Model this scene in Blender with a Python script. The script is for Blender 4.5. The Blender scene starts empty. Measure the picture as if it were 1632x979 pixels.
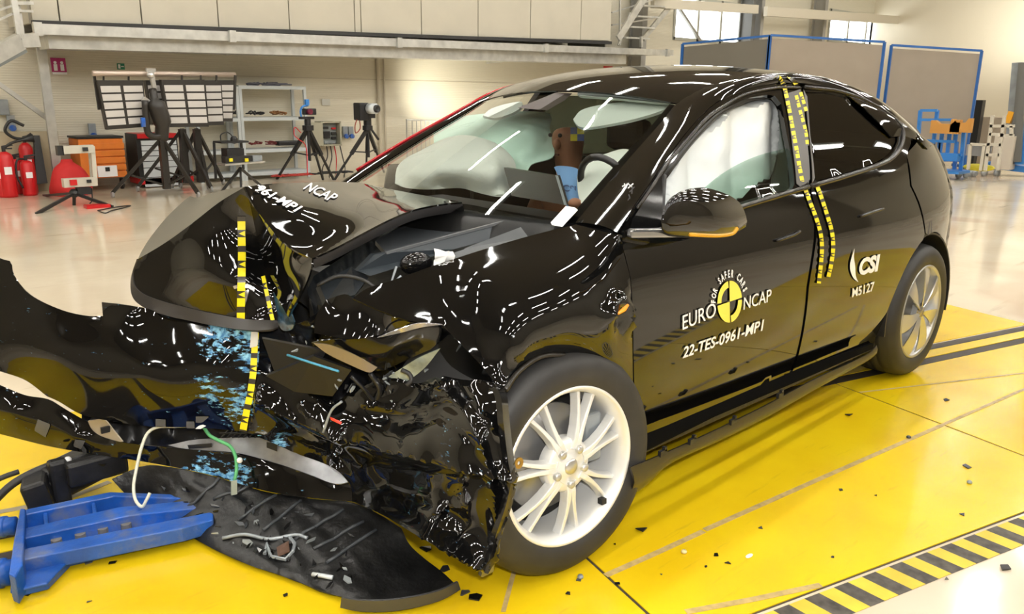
import bpy, bmesh, math, random
import numpy as np
from mathutils import Vector, Matrix, noise
from mathutils.geometry import delaunay_2d_cdt
R = math.radians
scene = bpy.context.scene
COL = scene.collection
random.seed(7)

# ------------------------------------------------------------------ camera
CAM = np.array([-1.4733, -2.4784, 1.4306])
YAW, PITCH, ROLL, FPX, IW, IH = R(47.173), R(14.676), R(0.629), 1279.33, 1632.0, 979.0
_f = np.array([math.cos(YAW)*math.cos(PITCH), math.sin(YAW)*math.cos(PITCH), -math.sin(PITCH)])
_r0 = np.cross(_f, [0, 0, 1]); _r0 /= np.linalg.norm(_r0); _u0 = np.cross(_r0, _f)
_r = math.cos(ROLL)*_r0 + math.sin(ROLL)*_u0
_u = -math.sin(ROLL)*_r0 + math.cos(ROLL)*_u0
cd = bpy.data.cameras.new('camera'); cam = bpy.data.objects.new('camera', cd); COL.objects.link(cam)
cd.sensor_width = 36.0; cd.lens = FPX/IW*36.0; cd.clip_start = 0.05; cd.clip_end = 200
M = Matrix.Identity(4)
for i in range(3):
    M[i][0] = _r[i]; M[i][1] = _u[i]; M[i][2] = -_f[i]; M[i][3] = CAM[i]
cam.matrix_world = M
scene.camera = cam

# ------------------------------------------------------------------ light
w = bpy.data.worlds.new('world'); scene.world = w; w.use_nodes = True
w.node_tree.nodes['Background'].inputs[0].default_value = (0.75, 0.86, 1.0, 1)
w.node_tree.nodes['Background'].inputs[1].default_value = 2.5
scene.view_settings.view_transform = 'Standard'; scene.view_settings.look = 'None'
scene.view_settings.gamma = 1.0; scene.view_settings.use_curve_mapping = False
scene.view_settings.exposure = 0.45
scene.cycles.max_bounces = 8; scene.cycles.transparent_max_bounces = 16
scene.cycles.sample_clamp_indirect = 6.0; scene.cycles.caustics_reflective = False
TUBE_STRENGTH = 78.0
def add_light(name, kind, loc, energy, color=(1, 1, 1), size=1.0, target=None, spot=60, sizey=None):
    d = bpy.data.lights.new(name, kind); d.energy = energy; d.color = color
    if kind == 'AREA':
        d.size = size
        if sizey: d.shape = 'RECTANGLE'; d.size_y = sizey
    elif kind == 'SPOT':
        d.spot_size = R(spot); d.spot_blend = 1.0; d.shadow_soft_size = size
    else:
        d.shadow_soft_size = size
    o = bpy.data.objects.new(name, d); COL.objects.link(o); o.location = loc
    if target is not None:
        o.rotation_euler = (Vector(target)-Vector(loc)).to_track_quat('-Z', 'Y').to_euler()
    return o
# added spots without fittings, imitating bright patches on the back and right walls
add_light('added_wall_spot', 'SPOT', (8.3, 9.9, 1.0), 150, (1.0, .95, .80), .15, (9.5, 11.1, 1.75), 110)
add_light('added_far_wall_spot', 'SPOT', (26.5, 5.5, 3.6), 260, (1, .97, .9), .3, (29.0, 6.6, 4.0), 100)  # added spot for the bright patch on the right wall
# the photographer's flash, bounced softly
add_light('flash', 'AREA', (-1.42, -2.50, 1.56), 34, (1, .98, .95), .07, (1.0, -.8, .5))

# ------------------------------------------------------------------ pixel rays -> real points
def ray(px, py): return _f + _r*((px-IW/2)/FPX) - _u*((py-IH/2)/FPX)
def PZ(px, py, z=0.0):
    d = ray(px, py); t = (z-CAM[2])/d[2]; return CAM+t*d
def PY(px, py, y):
    d = ray(px, py); t = (y-CAM[1])/d[1]; return CAM+t*d
def PX(px, py, x):
    d = ray(px, py); t = (x-CAM[0])/d[0]; return CAM+t*d
def proj(p):
    d = np.array(p, float)-CAM; z = d @ _f
    return (IW/2+FPX*(d @ _r)/z, IH/2-FPX*(d @ _u)/z)

# ------------------------------------------------------------------ materials
def new_mat(name):
    m = bpy.data.materials.new(name); m.use_nodes = True
    return m, m.node_tree.nodes, m.node_tree.links, m.node_tree.nodes['Principled BSDF']
def mat(name, col, rough=.5, metal=0.0, coat=0.0, emit=None, es=0.0, spec=.5, var=0.0, vs=8.0, bump=0.0, bs=60.0):
    m, n, l, b = new_mat(name)
    b.inputs['Base Color'].default_value = (*col, 1); b.inputs['Roughness'].default_value = rough
    b.inputs['Metallic'].default_value = metal; b.inputs['Coat Weight'].default_value = coat
    b.inputs['Coat Roughness'].default_value = .03; b.inputs['Specular IOR Level'].default_value = spec
    if emit: b.inputs['Emission Color'].default_value = (*emit, 1); b.inputs['Emission Strength'].default_value = es
    tc = n.new('ShaderNodeTexCoord')
    if var > 0:
        t = n.new('ShaderNodeTexNoise'); t.inputs['Scale'].default_value = vs; t.inputs['Detail'].default_value = 5
        l.new(tc.outputs['Object'], t.inputs['Vector'])
        cr = n.new('ShaderNodeValToRGB')
        cr.color_ramp.elements[0].position = .3; cr.color_ramp.elements[1].position = .7
        cr.color_ramp.elements[0].color = tuple(c*(1-var) for c in col)+(1,)
        cr.color_ramp.elements[1].color = tuple(min(1, c*(1+var)) for c in col)+(1,)
        l.new(t.outputs['Fac'], cr.inputs['Fac']); l.new(cr.outputs['Color'], b.inputs['Base Color'])
    if bump > 0:
        t = n.new('ShaderNodeTexNoise'); t.inputs['Scale'].default_value = bs; t.inputs['Detail'].default_value = 4
        l.new(tc.outputs['Object'], t.inputs['Vector'])
        bp = n.new('ShaderNodeBump'); bp.inputs['Strength'].default_value = bump; bp.inputs['Distance'].default_value = .01
        l.new(t.outputs['Fac'], bp.inputs['Height']); l.new(bp.outputs['Normal'], b.inputs['Normal'])
    return m
def glass_mat(name, tint, rough=.0, ior=1.5, fmul=1.0):
    m = bpy.data.materials.new(name); m.use_nodes = True; n = m.node_tree.nodes; l = m.node_tree.links; n.clear()
    out = n.new('ShaderNodeOutputMaterial'); mix = n.new('ShaderNodeMixShader'); tr = n.new('ShaderNodeBsdfTransparent')
    gl = n.new('ShaderNodeBsdfGlossy'); fr = n.new('ShaderNodeFresnel'); mu = n.new('ShaderNodeMath')
    tr.inputs['Color'].default_value = (*tint, 1); gl.inputs['Roughness'].default_value = rough
    fr.inputs['IOR'].default_value = ior; mu.operation = 'MULTIPLY'; mu.inputs[1].default_value = fmul; mu.use_clamp = True
    l.new(fr.outputs[0], mu.inputs[0]); l.new(mu.outputs[0], mix.inputs[0])
    l.new(tr.outputs[0], mix.inputs[1]); l.new(gl.outputs[0], mix.inputs[2]); l.new(mix.outputs[0], out.inputs[0])
    return m

PAINT = mat('black_paint', (.003, .003, .003), .04, coat=.35)
GLOSSB = mat('gloss_black_plastic', (.005, .005, .005), .12)
PLAST = mat('black_plastic', (.012, .012, .013), .42, var=.4, vs=14, bump=.15, bs=50)
PLASTG = mat('grey_plastic', (.045, .05, .055), .45, var=.2)
TRIM = mat('satin_trim', (.02, .017, .014), .25, metal=.3)
RUBBER = mat('tyre_rubber', (.022, .021, .02), .55, var=.25, vs=9)
ALU = mat('cast_aluminium', (.62, .62, .61), .28, metal=.85)
ALUP = mat('painted_aluminium', (.80, .80, .78), .3, metal=.35)
STEEL = mat('galvanised_steel', (.60, .60, .57), .32, metal=.7, var=.15, vs=6)
GREYM = mat('grey_bracket', (.30, .33, .35), .35, metal=.3, var=.2, vs=5)
WHITE = mat('white_vinyl', (.85, .85, .85), .4)
YELTAPE = mat('yellow_tape', (.80, .68, .01), .45)
BLKTAPE = mat('black_tape', (.015, .015, .015), .4)
REDP = mat('red_film', (.45, .01, .02), .25, coat=.4)
AIRBAG = mat('airbag_cloth', (.88, .93, .87), .85, bump=.35, bs=22)
AIRBAGM = mat('mint_airbag_cloth', (.62, .86, .76), .85, bump=.3, bs=18)
CURT = mat('curtain_airbag_cloth', (.93, .97, .95), .8, bump=.25, bs=16)
HEADL = mat('headliner_cloth', (.55, .60, .56), .9)
DARKIN = mat('dark_interior', (.016, .016, .017), .6)
BLUEP = mat('blue_steel_paint', (.012, .085, .38), .35, var=.35, vs=7, bump=.15)
def add_dirt(m, col, sc, lo, hi, mx=.8):
    n = m.node_tree.nodes; l = m.node_tree.links; b = n['Principled BSDF']; src = b.inputs['Base Color'].links[0].from_socket
    tc = n.new('ShaderNodeTexCoord'); t = n.new('ShaderNodeTexNoise'); t.inputs['Scale'].default_value = sc; t.inputs['Detail'].default_value = 8; t.inputs['Roughness'].default_value = .65
    l.new(tc.outputs['Object'], t.inputs['Vector']); c = n.new('ShaderNodeValToRGB'); c.color_ramp.elements[0].position = lo; c.color_ramp.elements[1].position = hi
    c.color_ramp.elements[0].color = (0, 0, 0, 1); c.color_ramp.elements[1].color = (mx, mx, mx, 1); l.new(t.outputs['Fac'], c.inputs['Fac'])
    x = n.new('ShaderNodeMix'); x.data_type = 'RGBA'; x.inputs['B'].default_value = (*col, 1); l.new(c.outputs['Color'], x.inputs['Factor']); l.new(src, x.inputs['A']); l.new(x.outputs['Result'], b.inputs['Base Color'])
add_dirt(BLUEP, (.16, .17, .18), 9, .5, .72)
BLUEF = mat('blue_frame_paint', (.03, .20, .58), .4)
CREAM = mat('cream_panel', (.47, .44, .36), .6, var=.04, vs=2)
BLACKM = mat('matt_black_metal', (.015, .015, .015), .45)
CAMB = mat('camera_black', (.012, .012, .014), .35)
ORANGE = mat('orange_paint', (.72, .20, .025), .45, var=.08)
REDT = mat('red_paint', (.55, .012, .015), .35)
REDBAG = mat('red_bag_cloth', (.55, .02, .02), .75, bump=.5, bs=14)
WHITEM = mat('white_enamel', (.62, .66, .68), .4)
SKIN = mat('dummy_vinyl', (.45, .20, .11), .45)
SHIRT = mat('blue_cotton', (.16, .32, .60), .85)
BEIGEW = mat('beige_foam', (.65, .50, .33), .6)
CLEAR = glass_mat('clear_glass', (.86, .90, .86), fmul=1.6)
WSGLASS = glass_mat('windscreen_glass', (.95, .98, .95), fmul=.9)
SIDEGL = glass_mat('green_side_glass', (.62, .80, .72), fmul=1.4)
TINT = glass_mat('privacy_glass', (.07, .09, .07), fmul=1.4)
LENS = glass_mat('cracked_lens', (.8, .8, .8), rough=.05, fmul=2)
CABLEW = mat('white_cable', (.75, .75, .62), .4)
GREEN = mat('green_sheath', (.10, .42, .16), .5)

def paint_scuffed():
    # black bumper paint with blue barrier paint rubbed in around the impact
    m, n, l, b = new_mat('scuffed_black_paint')
    b.inputs['Roughness'].default_value = .05; b.inputs['Coat Weight'].default_value = .3; b.inputs['Coat Roughness'].default_value = .03
    tc = n.new('ShaderNodeTexCoord')
    mp = n.new('ShaderNodeMapping'); mp.inputs['Scale'].default_value = (9, 9, 30); mp.inputs['Rotation'].default_value = (.5, 0.15, 0)
    l.new(tc.outputs['Object'], mp.inputs[0])
    ns = n.new('ShaderNodeTexNoise'); ns.inputs['Scale'].default_value = 2.6; ns.inputs['Detail'].default_value = 7; ns.inputs['Roughness'].default_value = .72
    l.new(mp.outputs[0], ns.inputs['Vector'])
    spots = SCUFFS
    acc = None
    for (c, r) in spots:
        vm = n.new('ShaderNodeVectorMath'); vm.operation = 'DISTANCE'; vm.inputs[1].default_value = c
        l.new(tc.outputs['Object'], vm.inputs[0])
        mr = n.new('ShaderNodeMapRange'); mr.inputs['From Min'].default_value = 0; mr.inputs['From Max'].default_value = r
        mr.inputs['To Min'].default_value = .27; mr.inputs['To Max'].default_value = 0
        l.new(vm.outputs['Value'], mr.inputs['Value'])
        if acc is None: acc = mr.outputs[0]
        else:
            mx = n.new('ShaderNodeMath'); mx.operation = 'MAXIMUM'; l.new(acc, mx.inputs[0]); l.new(mr.outputs[0], mx.inputs[1]); acc = mx.outputs[0]
    ad = n.new('ShaderNodeMath'); ad.operation = 'ADD'; l.new(ns.outputs['Fac'], ad.inputs[0]); l.new(acc, ad.inputs[1])
    cr = n.new('ShaderNodeValToRGB'); cr.color_ramp.elements[0].position = .66; cr.color_ramp.elements[1].position = .70
    l.new(ad.outputs[0], cr.inputs['Fac'])
    n2 = n.new('ShaderNodeTexNoise'); n2.inputs['Scale'].default_value = 60; l.new(tc.outputs['Object'], n2.inputs['Vector'])
    c2 = n.new('ShaderNodeValToRGB'); c2.color_ramp.elements[0].color = (.03, .16, .36, 1); c2.color_ramp.elements[1].color = (.25, .55, .75, 1)
    c2.color_ramp.elements[0].position = .4; c2.color_ramp.elements[1].position = .65
    l.new(n2.outputs['Fac'], c2.inputs['Fac'])
    mix = n.new('ShaderNodeMix'); mix.data_type = 'RGBA'
    mix.inputs['A'].default_value = (.003, .003, .003, 1)
    l.new(cr.outputs['Color'], mix.inputs['Factor']); l.new(c2.outputs['Color'], mix.inputs['B']); l.new(mix.outputs['Result'], b.inputs['Base Color'])
    ro = n.new('ShaderNodeMapRange'); ro.inputs['To Min'].default_value = .05; ro.inputs['To Max'].default_value = .6
    l.new(cr.outputs['Color'], ro.inputs['Value']); l.new(ro.outputs[0], b.inputs['Roughness'])
    iv = n.new('ShaderNodeMath'); iv.operation = 'SUBTRACT'; iv.inputs[0].default_value = 1; l.new(cr.outputs['Color'], iv.inputs[1])
    return m

def floor_mat():
    m, n, l, b = new_mat('epoxy_floor')
    tc = n.new('ShaderNodeTexCoord')
    t = n.new('ShaderNodeTexNoise'); t.inputs['Scale'].default_value = .7; t.inputs['Detail'].default_value = 6
    l.new(tc.outputs['Object'], t.inputs['Vector'])
    cr = n.new('ShaderNodeValToRGB'); e = cr.color_ramp.elements
    e[0].position = .3; e[0].color = (.60, .50, .36, 1); e[1].position = .7; e[1].color = (.74, .66, .52, 1)
    l.new(t.outputs['Fac'], cr.inputs['Fac'])
    # dark tyre streaks and scuffs
    mp = n.new('ShaderNodeMapping'); mp.inputs['Scale'].default_value = (.6, 5, 1); mp.inputs['Rotation'].default_value = (0, 0, -.2)
    l.new(tc.outputs['Object'], mp.inputs[0])
    t2 = n.new('ShaderNodeTexNoise'); t2.inputs['Scale'].default_value = 1.5; t2.inputs['Detail'].default_value = 8; l.new(mp.outputs[0], t2.inputs['Vector'])
    c2 = n.new('ShaderNodeValToRGB'); c2.color_ramp.elements[0].position = .64; c2.color_ramp.elements[1].position = .75
    c2.color_ramp.elements[0].color = (0, 0, 0, 1); c2.color_ramp.elements[1].color = (.5, .5, .5, 1)
    l.new(t2.outputs['Fac'], c2.inputs['Fac'])
    mx = n.new('ShaderNodeMix'); mx.data_type = 'RGBA'; mx.inputs['B'].default_value = (.25, .19, .13, 1)
    l.new(c2.outputs['Color'], mx.inputs['Factor']); l.new(cr.outputs['Color'], mx.inputs['A'])
    # reddish worn patches
    t3 = n.new('ShaderNodeTexNoise'); t3.inputs['Scale'].default_value = .55; t3.inputs['Detail'].default_value = 2; l.new(tc.outputs['Object'], t3.inputs['Vector'])
    c3 = n.new('ShaderNodeValToRGB'); c3.color_ramp.elements[0].position = .6; c3.color_ramp.elements[1].position = .66
    c3.color_ramp.elements[0].color = (0, 0, 0, 1); c3.color_ramp.elements[1].color = (.35, .35, .35, 1)
    l.new(t3.outputs['Fac'], c3.inputs['Fac'])
    m3 = n.new('ShaderNodeMix'); m3.data_type = 'RGBA'; m3.inputs['B'].default_value = (.40, .22, .15, 1)
    l.new(c3.outputs['Color'], m3.inputs['Factor']); l.new(mx.outputs['Result'], m3.inputs['A']); l.new(m3.outputs['Result'], b.inputs['Base Color'])
    b.inputs['Roughness'].default_value = .12
    b.inputs['Specular IOR Level'].default_value = .6
    tb = n.new('ShaderNodeTexNoise'); tb.inputs['Scale'].default_value = 5; l.new(tc.outputs['Object'], tb.inputs['Vector'])
    bp = n.new('ShaderNodeBump'); bp.inputs['Strength'].default_value = .12; bp.inputs['Distance'].default_value = .01
    l.new(tb.outputs['Fac'], bp.inputs['Height']); l.new(bp.outputs['Normal'], b.inputs['Normal'])
    return m
def yellow_mat():
    m, n, l, b = new_mat('yellow_plate_paint')
    tc = n.new('ShaderNodeTexCoord')
    t = n.new('ShaderNodeTexNoise'); t.inputs['Scale'].default_value = 1.6; t.inputs['Detail'].default_value = 6; l.new(tc.outputs['Object'], t.inputs['Vector'])
    cr = n.new('ShaderNodeValToRGB'); e = cr.color_ramp.elements
    e[0].position = .3; e[0].color = (.74, .47, .006, 1); e[1].position = .7; e[1].color = (.84, .62, .010, 1)
    l.new(t.outputs['Fac'], cr.inputs['Fac'])
    mp = n.new('ShaderNodeMapping'); mp.inputs['Scale'].default_value = (2, 16, 1); mp.inputs['Rotation'].default_value = (0, 0, .45); l.new(tc.outputs['Object'], mp.inputs[0])
    t2 = n.new('ShaderNodeTexNoise'); t2.inputs['Scale'].default_value = 1.6; t2.inputs['Detail'].default_value = 9; t2.inputs['Roughness'].default_value = .65; l.new(mp.outputs[0], t2.inputs['Vector'])
    c2 = n.new('ShaderNodeValToRGB'); c2.color_ramp.elements[0].position = .60; c2.color_ramp.elements[1].position = .80
    c2.color_ramp.elements[0].color = (0, 0, 0, 1); c2.color_ramp.elements[1].color = (.55, .55, .55, 1)
    l.new(t2.outputs['Fac'], c2.inputs['Fac'])
    mx = n.new('ShaderNodeMix'); mx.data_type = 'RGBA'; mx.inputs['B'].default_value = (.30, .20, .03, 1)
    l.new(c2.outputs['Color'], mx.inputs['Factor']); l.new(cr.outputs['Color'], mx.inputs['A']); l.new(mx.outputs['Result'], b.inputs['Base Color'])
    b.inputs['Roughness'].default_value = .22; b.inputs['Specular IOR Level'].default_value = .5
    tb = n.new('ShaderNodeTexNoise'); tb.inputs['Scale'].default_value = 7; l.new(tc.outputs['Object'], tb.inputs['Vector'])
    bp = n.new('ShaderNodeBump'); bp.inputs['Strength'].default_value = .2; bp.inputs['Distance'].default_value = .01
    l.new(tb.outputs['Fac'], bp.inputs['Height']); l.new(bp.outputs['Normal'], b.inputs['Normal'])
    return m
def wall_mat(name, col, pitch, strength=.3, axis='Z'):
    # sheet cladding with fine horizontal ribs
    m, n, l, b = new_mat(name)
    b.inputs['Base Color'].default_value = (*col, 1); b.inputs['Roughness'].default_value = .45
    tc = n.new('ShaderNodeTexCoord'); wv = n.new('ShaderNodeTexWave'); wv.wave_type = 'BANDS'; wv.bands_direction = axis
    wv.inputs['Scale'].default_value = pitch; l.new(tc.outputs['Object'], wv.inputs['Vector'])
    bp = n.new('ShaderNodeBump'); bp.inputs['Strength'].default_value = strength; bp.inputs['Distance'].default_value = .006
    l.new(wv.outputs['Fac'], bp.inputs['Height']); l.new(bp.outputs['Normal'], b.inputs['Normal'])
    return m

# ------------------------------------------------------------------ object helpers
OFF = {}
def tag(o, label=None, cat=None, group=None, kind=None):
    if label: o['label'] = label
    if cat: o['category'] = cat
    if group: o['group'] = group
    if kind: o['kind'] = kind
    return o
def empty(name, loc, label, cat, group=None):
    o = bpy.data.objects.new(name, None); COL.objects.link(o); o.location = loc; o.empty_display_size = .1
    OFF[o.name] = Vector(loc); return tag(o, label, cat, group)
def mesh(name, verts, faces, m, parent=None, smooth=True, thick=0.0, off=0.0, mats=None, fmat=None, bevel=0.0):
    po = OFF[parent.name] if parent else Vector((0, 0, 0))
    me = bpy.data.meshes.new(name)
    org = po
    me.from_pydata([tuple(Vector(v)-org) for v in verts], [], faces)
    if mats:
        for x in mats: me.materials.append(x)
        me.polygons.foreach_set('material_index', fmat)
    else: me.materials.append(m)
    if smooth: me.polygons.foreach_set('use_smooth', [True]*len(me.polygons))
    me.update()
    o = bpy.data.objects.new(name, me); COL.objects.link(o)
    if parent: o.parent = parent
    OFF[o.name] = Vector(po)
    if thick:
        md = o.modifiers.new('solid', 'SOLIDIFY'); md.thickness = thick; md.offset = off
        if smooth: md = o.modifiers.new('split', 'EDGE_SPLIT'); md.split_angle = R(50)
    if bevel:
        md = o.modifiers.new('bevel', 'BEVEL'); md.width = bevel; md.segments = 2; md.limit_method = 'ANGLE'
    return o
class MB:
    def __init__(s): s.v = []; s.f = []; s.m = []; s.cur = 0; s.sm = []
    def add(s, v, f):
        b = len(s.v); s.v += [tuple(x) for x in v]; s.f += [tuple(b+i for i in q) for q in f]; s.m += [s.cur]*len(f); return s
    def box(s, c, d, ex=None, ey=None, ez=None):
        c = Vector(c); ex = Vector(ex or (1, 0, 0)).normalized(); ey = Vector(ey or (0, 1, 0)).normalized(); ez = Vector(ez or (0, 0, 1)).normalized()
        V = [c+ex*(a*d[0]/2)+ey*(b*d[1]/2)+ez*(e*d[2]/2) for a in (-1, 1) for b in (-1, 1) for e in (-1, 1)]
        return s.add(V, [(0, 1, 3, 2), (4, 6, 7, 5), (0, 4, 5, 1), (2, 3, 7, 6), (0, 2, 6, 4), (1, 5, 7, 3)])
    def bar(s, p, q, w, h=None):
        p = Vector(p); q = Vector(q); d = q-p; L = d.length
        if L < 1e-6: return s
        d.normalize(); up = Vector((0, 0, 1)) if abs(d.z) < .95 else Vector((1, 0, 0))
        a = d.cross(up).normalized(); b = a.cross(d)
        return s.box((p+q)/2, (L, w, h or w), d, a, b)
    def tube(s, pts, r, n=10, cap=True):
        pts = [Vector(p) for p in pts]; V = []; F = []
        rs = r if isinstance(r, (list, tuple)) else [r]*len(pts)
        a = None
        for i, p in enumerate(pts):
            d = (pts[min(i+1, len(pts)-1)]-pts[max(i-1, 0)])
            if d.length < 1e-9: d = Vector((0, 0, 1))
            d.normalize()
            if a is None: a = d.orthogonal().normalized()
            else:
                a = a-d*a.dot(d)
                a = a.normalized() if a.length > 1e-6 else d.orthogonal().normalized()
            b = d.cross(a)
            for k in range(n):
                t = 2*math.pi*k/n; V.append(p+(a*math.cos(t)+b*math.sin(t))*rs[i])
        for i in range(len(pts)-1):
            for k in range(n):
                k2 = (k+1) % n; F.append((i*n+k, i*n+k2, (i+1)*n+k2, (i+1)*n+k))
        if cap: F.append(tuple(range(n))[::-1]); F.append(tuple((len(pts)-1)*n+k for k in range(n)))
        return s.add(V, F)
    def cyl(s, p, q, r, n=16): return s.tube([p, q], r, n)
    def lathe(s, c, ax, prof, n=48, up=None):
        # prof: (radius, along axis)
        c = Vector(c); ax = Vector(ax).normalized(); a = ax.orthogonal().normalized(); b = ax.cross(a); V = []; F = []
        for (r, h) in prof:
            for k in range(n):
                t = 2*math.pi*k/n; V.append(c+ax*h+(a*math.cos(t)+b*math.sin(t))*r)
        for i in range(len(prof)-1):
            for k in range(n):
                k2 = (k+1) % n; F.append((i*n+k, i*n+k2, (i+1)*n+k2, (i+1)*n+k))
        return s.add(V, F)
    def sph(s, c, r, n=12, sq=(1, 1, 1)):
        V = []; F = []; c = Vector(c); m_ = n//2+1
        for i in range(m_+1):
            th = math.pi*i/m_
            for k in range(n):
                ph = 2*math.pi*k/n
                V.append(c+Vector((r*sq[0]*math.sin(th)*math.cos(ph), r*sq[1]*math.sin(th)*math.sin(ph), r*sq[2]*math.cos(th))))
        for i in range(m_):
            for k in range(n):
                k2 = (k+1) % n; F.append((i*n+k, i*n+k2, (i+1)*n+k2, (i+1)*n+k))
        return s.add(V, F)
    def poly(s, pts, depth):
        # prism: pts polygon extruded by vector depth
        n = len(pts); d = Vector(depth); V = [Vector(p) for p in pts]+[Vector(p)+d for p in pts]
        F = [tuple(range(n)), tuple(range(2*n-1, n-1, -1))]+[(i, (i+1) % n, n+(i+1) % n, n+i)[::-1] for i in range(n)]
        return s.add(V, F)
    def build(s, name, m, parent=None, smooth=False, mats=None, bevel=0.0, thick=0.0):
        return mesh(name, s.v, s.f, m, parent, smooth, thick=thick, mats=mats, fmat=s.m if mats else None, bevel=bevel)

# ---- splines
def crom(pts, per=6):
    P = [np.array(p, float) for p in pts]
    if len(P) == 2:
        return [P[0]+(P[1]-P[0])*t for t in np.linspace(0, 1, per+1)]
    P = [2*P[0]-P[1]]+P+[2*P[-1]-P[-2]]; out = []
    for i in range(1, len(P)-2):
        for k in range(per):
            t = k/per; a, b, c, d = P[i-1], P[i], P[i+1], P[i+2]
            out.append(.5*((2*b)+(c-a)*t+(2*a-5*b+4*c-d)*t*t+(3*b-a-3*c+d)*t**3))
    out.append(P[-2]); return out
def lin(pts, step):
    out = []
    for a, b in zip(pts[:-1], pts[1:]):
        a = np.array(a, float); b = np.array(b, float); n = max(1, int(np.linalg.norm((b-a)[:2])/step))
        out += [a+(b-a)*k/n for k in range(n)]
    out.append(np.array(pts[-1], float)); return out
def resample(c, step):
    c = [np.array(p, float) for p in c]; out = [c[0]]; acc = 0
    for a, b in zip(c[:-1], c[1:]):
        L = np.linalg.norm((b-a)[:2])
        while L > 0 and acc+L >= step:
            t = (step-acc)/L; a = a+(b-a)*t; out.append(a); L = np.linalg.norm((b-a)[:2]); acc = 0
        acc += L
    if np.linalg.norm((out[-1]-c[-1])[:2]) < step*.45 and len(out) > 1: out[-1] = c[-1]
    else: out.append(c[-1])
    return out
class TPS:
    def __init__(s, P, v, reg=1e-3):
        P = np.array(P, float); v = np.array(v, float)
        s.c = P.mean(0); s.k = max(1e-9, np.abs(P-s.c).max()); P = (P-s.c)/s.k; s.P = P; n = len(P)
        d2 = ((P[:, None]-P[None])**2).sum(-1)+1e-12; K = .5*d2*np.log(d2); K[range(n), range(n)] = reg
        Q = np.c_[np.ones(n), P]; A = np.zeros((n+3, n+3)); A[:n, :n] = K; A[:n, n:] = Q; A[n:, :n] = Q.T
        s.w = np.linalg.lstsq(A, np.r_[v, 0, 0, 0], rcond=None)[0]
    def __call__(s, X):
        X = (np.atleast_2d(np.array(X, float))-s.c)/s.k; d2 = ((X[:, None]-s.P[None])**2).sum(-1)+1e-12
        return .5*d2*np.log(d2) @ s.w[:-3] + np.c_[np.ones(len(X)), X] @ s.w[-3:]
def inside(P, poly):
    x, y = P[:, 0], P[:, 1]; r = np.zeros(len(P), bool); n = len(poly)
    for i in range(n):
        x1, y1 = poly[i]; x2, y2 = poly[(i+1) % n]
        c = (y1 > y) != (y2 > y)
        with np.errstate(divide='ignore', invalid='ignore'):
            xi = (x2-x1)*(y-y1)/(y2-y1)+x1
        r ^= c & (x < xi)
    return r
def tri_region(outline, holes, step):
    """triangulate a 2-D outline with holes, interior points every step"""
    loops = [np.array(outline)[:, :2]]+[np.array(h)[:, :2] for h in holes]
    V = []; E = []
    for L in loops:
        b = len(V); n = len(L); V += [tuple(p) for p in L]; E += [(b+i, b+(i+1) % n) for i in range(n)]
    lo = loops[0].min(0); hi = loops[0].max(0); G = []; row = 0
    y = lo[1]
    while y < hi[1]:
        x = lo[0]+(step/2 if row % 2 else 0)
        while x < hi[0]: G.append((x, y)); x += step
        y += step*.866; row += 1
    G = np.array(G); ok = inside(G, loops[0])
    for h in loops[1:]: ok &= ~inside(G, h)
    G = G[ok]; B = np.array(V)
    if len(G):
        keep = np.array([((B-g)**2).sum(1).min() > (step*.55)**2 for g in G]); G = G[keep]
    V += [tuple(p) for p in G]
    r = delaunay_2d_cdt([Vector(p) for p in V], E, [], 0, 1e-7)
    vs = np.array([tuple(p) for p in r[0]]); fs = [tuple(f) for f in r[2]]
    c = np.array([vs[list(f)].mean(0) for f in fs]); ok = inside(c, loops[0])
    for h in loops[1:]: ok &= ~inside(c, h)
    fs = [f for f, k in zip(fs, ok) if k]
    return vs, fs
class Surf:
    """smooth surface through a traced rim: value (depth coordinate) at every rim and control point"""
    def __init__(s, curves, ctrl=(), step=7, mapper=PY, noisef=None, reg=1e-4):
        out = []
        for c in curves:
            c = resample(c, step); out += c[:-1]
        s.out = out; pts = [tuple(p[:2]) for p in out]+[tuple(p[:2]) for p in ctrl]; vals = [p[2] for p in out]+[p[2] for p in ctrl]
        sub = list(range(0, len(out), 2))+list(range(len(out), len(pts)))
        s.t = TPS([pts[i] for i in sub], [vals[i] for i in sub], reg); s.mapper = mapper; s.step = step; s.nf = noisef
    def at(s, px, py, lift=0.0):
        v = float(s.t([(px, py)])[0]); p = s.mapper(px, py, v)
        if s.nf: p = p+s.nf(px, py, p)
        if lift: d = CAM-p; p = p+d/np.linalg.norm(d)*lift
        return p
    def mesh(s, holes=()):
        vs, fs = tri_region([p[:2] for p in s.out], holes, s.step)
        vals = s.t(vs); rim = {(round(p[0], 3), round(p[1], 3)): p[2] for p in s.out}
        W = []
        for (x, y), v in zip(vs, vals):
            v = rim.get((round(x, 3), round(y, 3)), v); p = s.mapper(x, y, v)
            if s.nf and (round(x, 3), round(y, 3)) not in rim: p = p+s.nf(x, y, p)
            W.append(p)
        return W, fs
def orient(v, f):
    # make triangles face the camera side
    v = np.array(v); out = []
    for t in f:
        a, b, c = v[t[0]], v[t[1]], v[t[2]]; n = np.cross(b-a, c-a)
        out.append(t if n @ (CAM-a) > 0 else t[::-1])
    return out
def join_surfs(name, parts, m, parent, thick=.004, smooth=True):
    V = []; F = []
    for v, f in parts:
        b = len(V); V += list(v); F += [tuple(b+i for i in q) for q in f]
    return mesh(name, V, F, m, parent, smooth, thick=thick, off=-1)
def grid_mesh(rows):
    nr = len(rows); nc = len(rows[0]); V = [p for r in rows for p in r]
    F = [(i*nc+j, i*nc+j+1, (i+1)*nc+j+1, (i+1)*nc+j) for i in range(nr-1) for j in range(nc-1)]
    return V, F
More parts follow.
